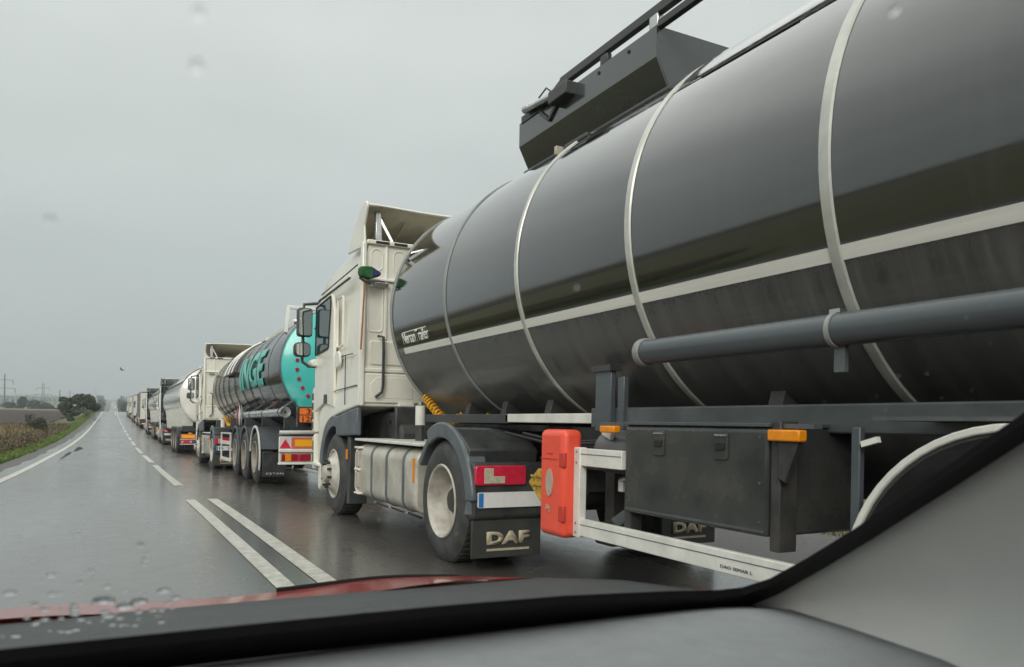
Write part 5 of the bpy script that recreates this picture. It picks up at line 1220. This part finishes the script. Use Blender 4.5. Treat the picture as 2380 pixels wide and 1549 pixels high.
# pale roof at the left edge
sh = thing('shed', 'low white roofed shed at the far edge of the ploughed field', 'shed', (-32.0, 268, ground_z(-31.5, 268) + .15))
MB().prism([(-3.6, 0), (3.6, 0), (3.6, .9), (1.4, 1.75), (-3.6, 2.3)], 'y', -3, 3).build('wall', M_HOUSE, sh)
MB().prism([(3.9, .92), (1.4, 1.92), (-3.8, 2.45), (-3.8, 2.32), (1.4, 1.77), (3.8, .80)], 'y', -3.2, 3.2).build('roof', M_DARKPL, sh)
# bird
bd = thing('bird', 'small dark bird flying above the road', 'bird', (.73, 100, 6.6))
MB().ico((0, 0, 0), .075, (2.2, .8, .8)).build('body', M_BIRD, bd)
MB().prism([(-.12, .03), (.06, .03), (-.10, .26), (-.22, .30)], 'y', -.02, .02).build('wing', M_BIRD, bd)
MB().prism([(-.08, .0), (.08, .0), (.22, -.10), (.10, -.10)], 'y', -.04, .0).build('wing', M_BIRD, bd)
MB().prism([(.14, -.02), (.14, .02), (.30, .015), (.30, -.035)], 'y', -.02, .02).build('tail', M_BIRD, bd)

# ------------------------------------------------------------------ the red car we sit in
CX = .25
car = thing('red_car', 'red car seen from its seat, bonnet and dashboard in front', 'car', (CX, .4, 0))
def C(p): return (p[0] - CX, p[1] - .4, p[2])
def cb(mb, name, m, parent=car, **k):
    mb.v = [C(p) for p in mb.v]; return mb.build(name, m, parent, **k)
# windscreen plane through (y=.95, z=.905), 33 degrees
SL = math.tan(rad(33))
def wz(y): return .905 + (.95 - y) * SL
U = [(-.60, .70), (-.585, .78), (-.54, .835), (-.35, .842), (-.014, .840), (.159, .839), (.345, .840), (.516, .847), (.700, .868), (.800, .884), (.852, .884), (.884, .860), (.892, .80), (.890, .72), (.872, .60), (.845, .45), (.80, .20), (.78, .08), (-.32, .08), (-.38, .2), (-.50, .45)]
Lo = [(-.68, .70), (-.66, .85), (-.60, .905), (-.35, .912), (-.014, .908), (.159, .908), (.345, .911), (.516, .925), (.700, .947), (.83, .962), (.915, .958), (.945, .90), (.946, .80), (.940, .72), (.925, .60), (.90, .45), (.86, .20), (.84, .03), (-.38, .03), (-.46, .2), (-.58, .45)]
fr = MB(); n = len(U)
# pane as a sheet, the black band as a thin solid
pane = MB(); pane.add([(x, y_, wz(y_) + .004) for x, y_ in U], [tuple(range(n))]); pane_o = cb(pane, 'windscreen', M_PANE)
vs = []
for e in (.0, -.012): vs += [(x, y_ , wz(y_) + e) for x, y_ in U] + [(x, y_, wz(y_) + e) for x, y_ in Lo]
fs = []
for k in range(n):
    q = (k + 1) % n
    fs += [(k, q, n + q, n + k), (2 * n + q, 2 * n + k, 3 * n + k, 3 * n + q), (k, 2 * n + k, 2 * n + q, q), (n + q, 3 * n + q, 3 * n + k, n + k)]
fr.add(vs, fs); cb(fr, 'screen_seal', M_FRIT)
DROPS = [(.025, .300, .0022), (.026, .318, .0026), (-.026, .393, .0022), (.31, .233, .0022), (.246, .397, .0012), (.208, .657, .0011), (.296, .689, .0010)]
_rd = np.random.default_rng(5)
for k in range(26): DROPS.append((_rd.uniform(.56, .78), _rd.uniform(.31, .50), _rd.uniform(.0006, .0013)))
for k in range(16): DROPS.append((_rd.uniform(-.065, .04), _rd.uniform(.66, .79), _rd.uniform(.0012, .0034)))
# rain drops sitting on the outside of the glass
rngd = np.random.default_rng(21)
for k in range(60):
    if k < 46: x, y_ = rngd.uniform(-.09, .055), .838 - abs(rngd.normal()) * .035
    else: x, y_ = rngd.uniform(-.10, .0), rngd.uniform(.72, .82)
    r = rngd.uniform(.0016, .0048) if k % 9 else rngd.uniform(.005, .0085)
    d = MB(); d.lathe([(0, 1.0), (.35, .93), (.62, .72), (.80, .38), (.84, .02)], (0, 0, 0), 'z', 12, r, r)
    d.v = [(a, b, c * r * .55) for a, b, c in d.v]; d.f.append(tuple(range(11, -1, -1)))
    o = d.build('raindrop', M_DROP, pane_o, angle=80); o.rotation_euler = (-rad(33), 0, 0); o.location = C((x, y_ + .003, wz(y_) + .0085))
for k, (x, y_, r_) in enumerate(DROPS):
    d = MB(); d.lathe([(0, 1.0), (.35, .93), (.62, .72), (.80, .38), (.84, .02)], (0, 0, 0), 'z', 12, r_, r_ * 1.3)
    d.v = [(a, b, c * r_ * .4) for a, b, c in d.v]; d.f.append(tuple(range(11, -1, -1)))
    o = d.build('raindrop', M_DROP, pane_o, angle=80); o.rotation_euler = (-rad(33), 0, 0); o.location = C((x, y_, wz(y_) + .0085))
# wipers parked on the cowl
wp = MB(); wp.bar((-.35, .90, .925), (.35, .93, .935), .012, .02); wp.bar((.30, .98, .93), (.20, .92, .94), .016, .02); cb(wp, 'wiper', M_FRIT)
cowl = MB(); cowl.grid([[(x, y_, (.905 - .112 * (y_ - .93)) - .10 * max(0, abs(x - CX) - .6)) for x in np.linspace(-.62, 1.10, 22)] for y_ in (.93, 1.05, 1.2, 1.36, 1.545)])
cb(cowl, 'cowl', M_COWL, solid=.01, angle=60)
def hood_z(x, y_):
    u = x - CX; q = (y_ - 1.40) / .60
    z = .862 - .104 * q
    z += .014 * (math.exp(-((u - .40) / .20) ** 2) + math.exp(-((u + .40) / .20) ** 2)) - .004 * (1 - (u / .7) ** 2)
    if abs(u) > .58: z -= 1.1 * (abs(u) - .58) ** 2
    if q > 1: z -= .9 * (q - 1) ** 2 * .6
    return z
bon = MB(); bon.grid([[(CX + u * (.74 - .05 * max(0, (y_ - 1.8))), y_, hood_z(CX + u * .74, y_)) for u in np.linspace(-1, 1, 41)] for y_ in np.linspace(1.53, 2.32, 24)])
cb(bon, 'bonnet', M_CARRED, angle=60)
ed = MB(); pts = [(CX + u * .70, 2.03 - .05 * u * u, hood_z(CX + u * .70, 2.03) + .004) for u in np.linspace(.18, .88, 18)]
ed.tube(pts, .008, 8); cb(ed, 'bonnet_trim', M_FRIT)
fb = MB(); fb.prism([(2.30, .25), (2.42, .28), (2.46, .45), (2.40, .62), (2.30, .68)], 'x', CX - .82, CX + .82); cb(fb, 'front_bumper', M_CARRED, bevel=.04, seg=3)
for s in (-1, 1):
    wg = MB(); sp = [(.85, .30), (1.02, .30), (1.08, .52), (1.25, .66), (1.45, .70), (1.65, .66), (1.82, .52), (1.88, .30), (2.35, .30), (2.36, .62), (2.28, .68), (1.9, .745), (1.4, .825), (.95, .885), (.85, .885)]
    wg.prism(sp, 'x', CX + s * .86, CX + s * .90); cb(wg, 'wing', M_CARRED, bevel=.015)
    dr = MB(); dr.prism([(-.75, .30), (.84, .30), (.84, .885), (-.75, .90)], 'x', CX + s * .86, CX + s * .90); cb(dr, 'door', M_CARRED, bevel=.012)
    hd = MB(); hd.box(*sorted((CX + s * .50, CX + s * .82)), 2.22, 2.37, .56, .66); cb(hd, 'headlight', M_CLEAR, bevel=.03)
    rq = MB(); rq.prism([(-1.9, .30), (-.76, .30), (-.76, .90), (-1.85, .92)], 'x', CX + s * .86, CX + s * .90); cb(rq, 'rear_wing', M_CARRED, bevel=.012)
    pil = MB(); pil.bar((CX + s * .80, -.75, .90), (CX + s * .66, -.75, 1.43), .06, .10); pil.bar((CX + s * .78, -1.75, .92), (CX + s * .62, -1.45, 1.40), .06, .14); cb(pil, 'roof_pillar', M_TRIM)
    for yy in (1.45, -1.15):
        w = MB(); w.lathe([(-.18 * s, .20), (-.18 * s, .30), (-.15 * s, .32), (-.03 * s, .32), (0, .29), (.0, .20)], (CX + s * .88, yy, .32), 'x', 28); wo = cb(w, 'wheel', M_RUBBER)
        rm = MB(); rm.lathe([(-.01 * s, .205), (.004 * s, .19), (-.03 * s, .12), (-.01 * s, .05), (-.005 * s, .004)], (CX + s * .88, yy, .32), 'x', 20); rm.v = [C(p) for p in rm.v]; rm.build('rim', M_STEEL, wo)
rf = MB(); rf.grid([[(x, y_, 1.44 + .03 * (1 - ((x - CX) / .7) ** 2) - .05 * max(0, -y_ - .9)) for x in np.linspace(CX - .66, CX + .66, 9)] for y_ in (.03, -.5, -1.0, -1.5, -1.75)]); cb(rf, 'roof', M_CARRED, solid=.03)
fl = MB(); fl.box(CX - .85, CX + .85, -1.9, 1.0, .22, .28); cb(fl, 'floor_pan', M_CHASSIS)
bh_ = MB(); bh_.box(CX - .84, CX + .84, -1.95, -1.88, .28, .92); cb(bh_, 'tailgate', M_CARRED)
# dashboard top: rolls away below the screen and drops towards the cabin
ds = MB(); rows = []
for y_, z in ((.955, .880), (.93, .897), (.905, .914), (.86, .920), (.75, .918), (.62, .912), (.50, .895), (.42, .85), (.40, .70), (.45, .50)):
    rows.append([(x, y_ - .03 * ((x - CX) / .7) ** 4 * 0, z - .012 * (abs(x - CX) / .66) ** 6) for x in np.linspace(-.42, .93, 26)])
ds.grid(rows); cb(ds, 'dashboard', M_DASH, angle=60, solid=.012)
# pillar trim: from the screen edge down to the dashboard end
edge = [(.915, .955), (.942, .90), (.944, .80), (.938, .72), (.923, .60), (.898, .45), (.86, .20), (.84, .03)]
rows = []
for k, (x, y_) in enumerate(edge):
    top = Vector((x, y_, wz(y_) - .006)); q = k / (len(edge) - 1)
    bot = Vector((.925 - .02 * q, .945 - .95 * q, .885)); mid = (top + bot) / 2
    row = []
    for j in range(9):
        a = j / 8; p = top.lerp(bot, a); p.x += .05 * math.sin(math.pi * a) * min(1, q * 3 + .15) ; row.append(tuple(p))
    rows.append(row)
pt = MB(); pt.grid(rows); cb(pt, 'pillar_trim', M_TRIM, angle=70, solid=.008)
rows2 = [[(2 * CX - x, y_, z) for x, y_, z in r] for r in rows]
pt = MB(); pt.grid(rows2); cb(pt, 'pillar_trim', M_TRIM, angle=70, solid=.008)
lowd = MB(); lowd.grid([[(.925 - .02 * q + e, .945 - .95 * q, z) for e, z in ((0, .886), (-.012, .86), (.0, .80), (.01, .45))] for q in np.linspace(0, 1.6, 9)]); cb(lowd, 'door_card', M_DASH, solid=.008)

# ------------------------------------------------------------------ haze
hz = MB().box(-2600, 2600, -320, 3650, -5, 112).build('haze', bpy.data.materials.new('haze_air'))
hm = hz.data.materials[0]; hm.use_nodes = True; nt = hm.node_tree; nt.nodes.clear()
o = nt.nodes.new('ShaderNodeOutputMaterial'); v = nt.nodes.new('ShaderNodeVolumePrincipled')
v.inputs['Color'].default_value = (.86, .93, .95, 1); v.inputs['Density'].default_value = .00055; v.inputs['Anisotropy'].default_value = .2
nt.links.new(v.outputs[0], o.inputs['Volume'])
stuff(hz)
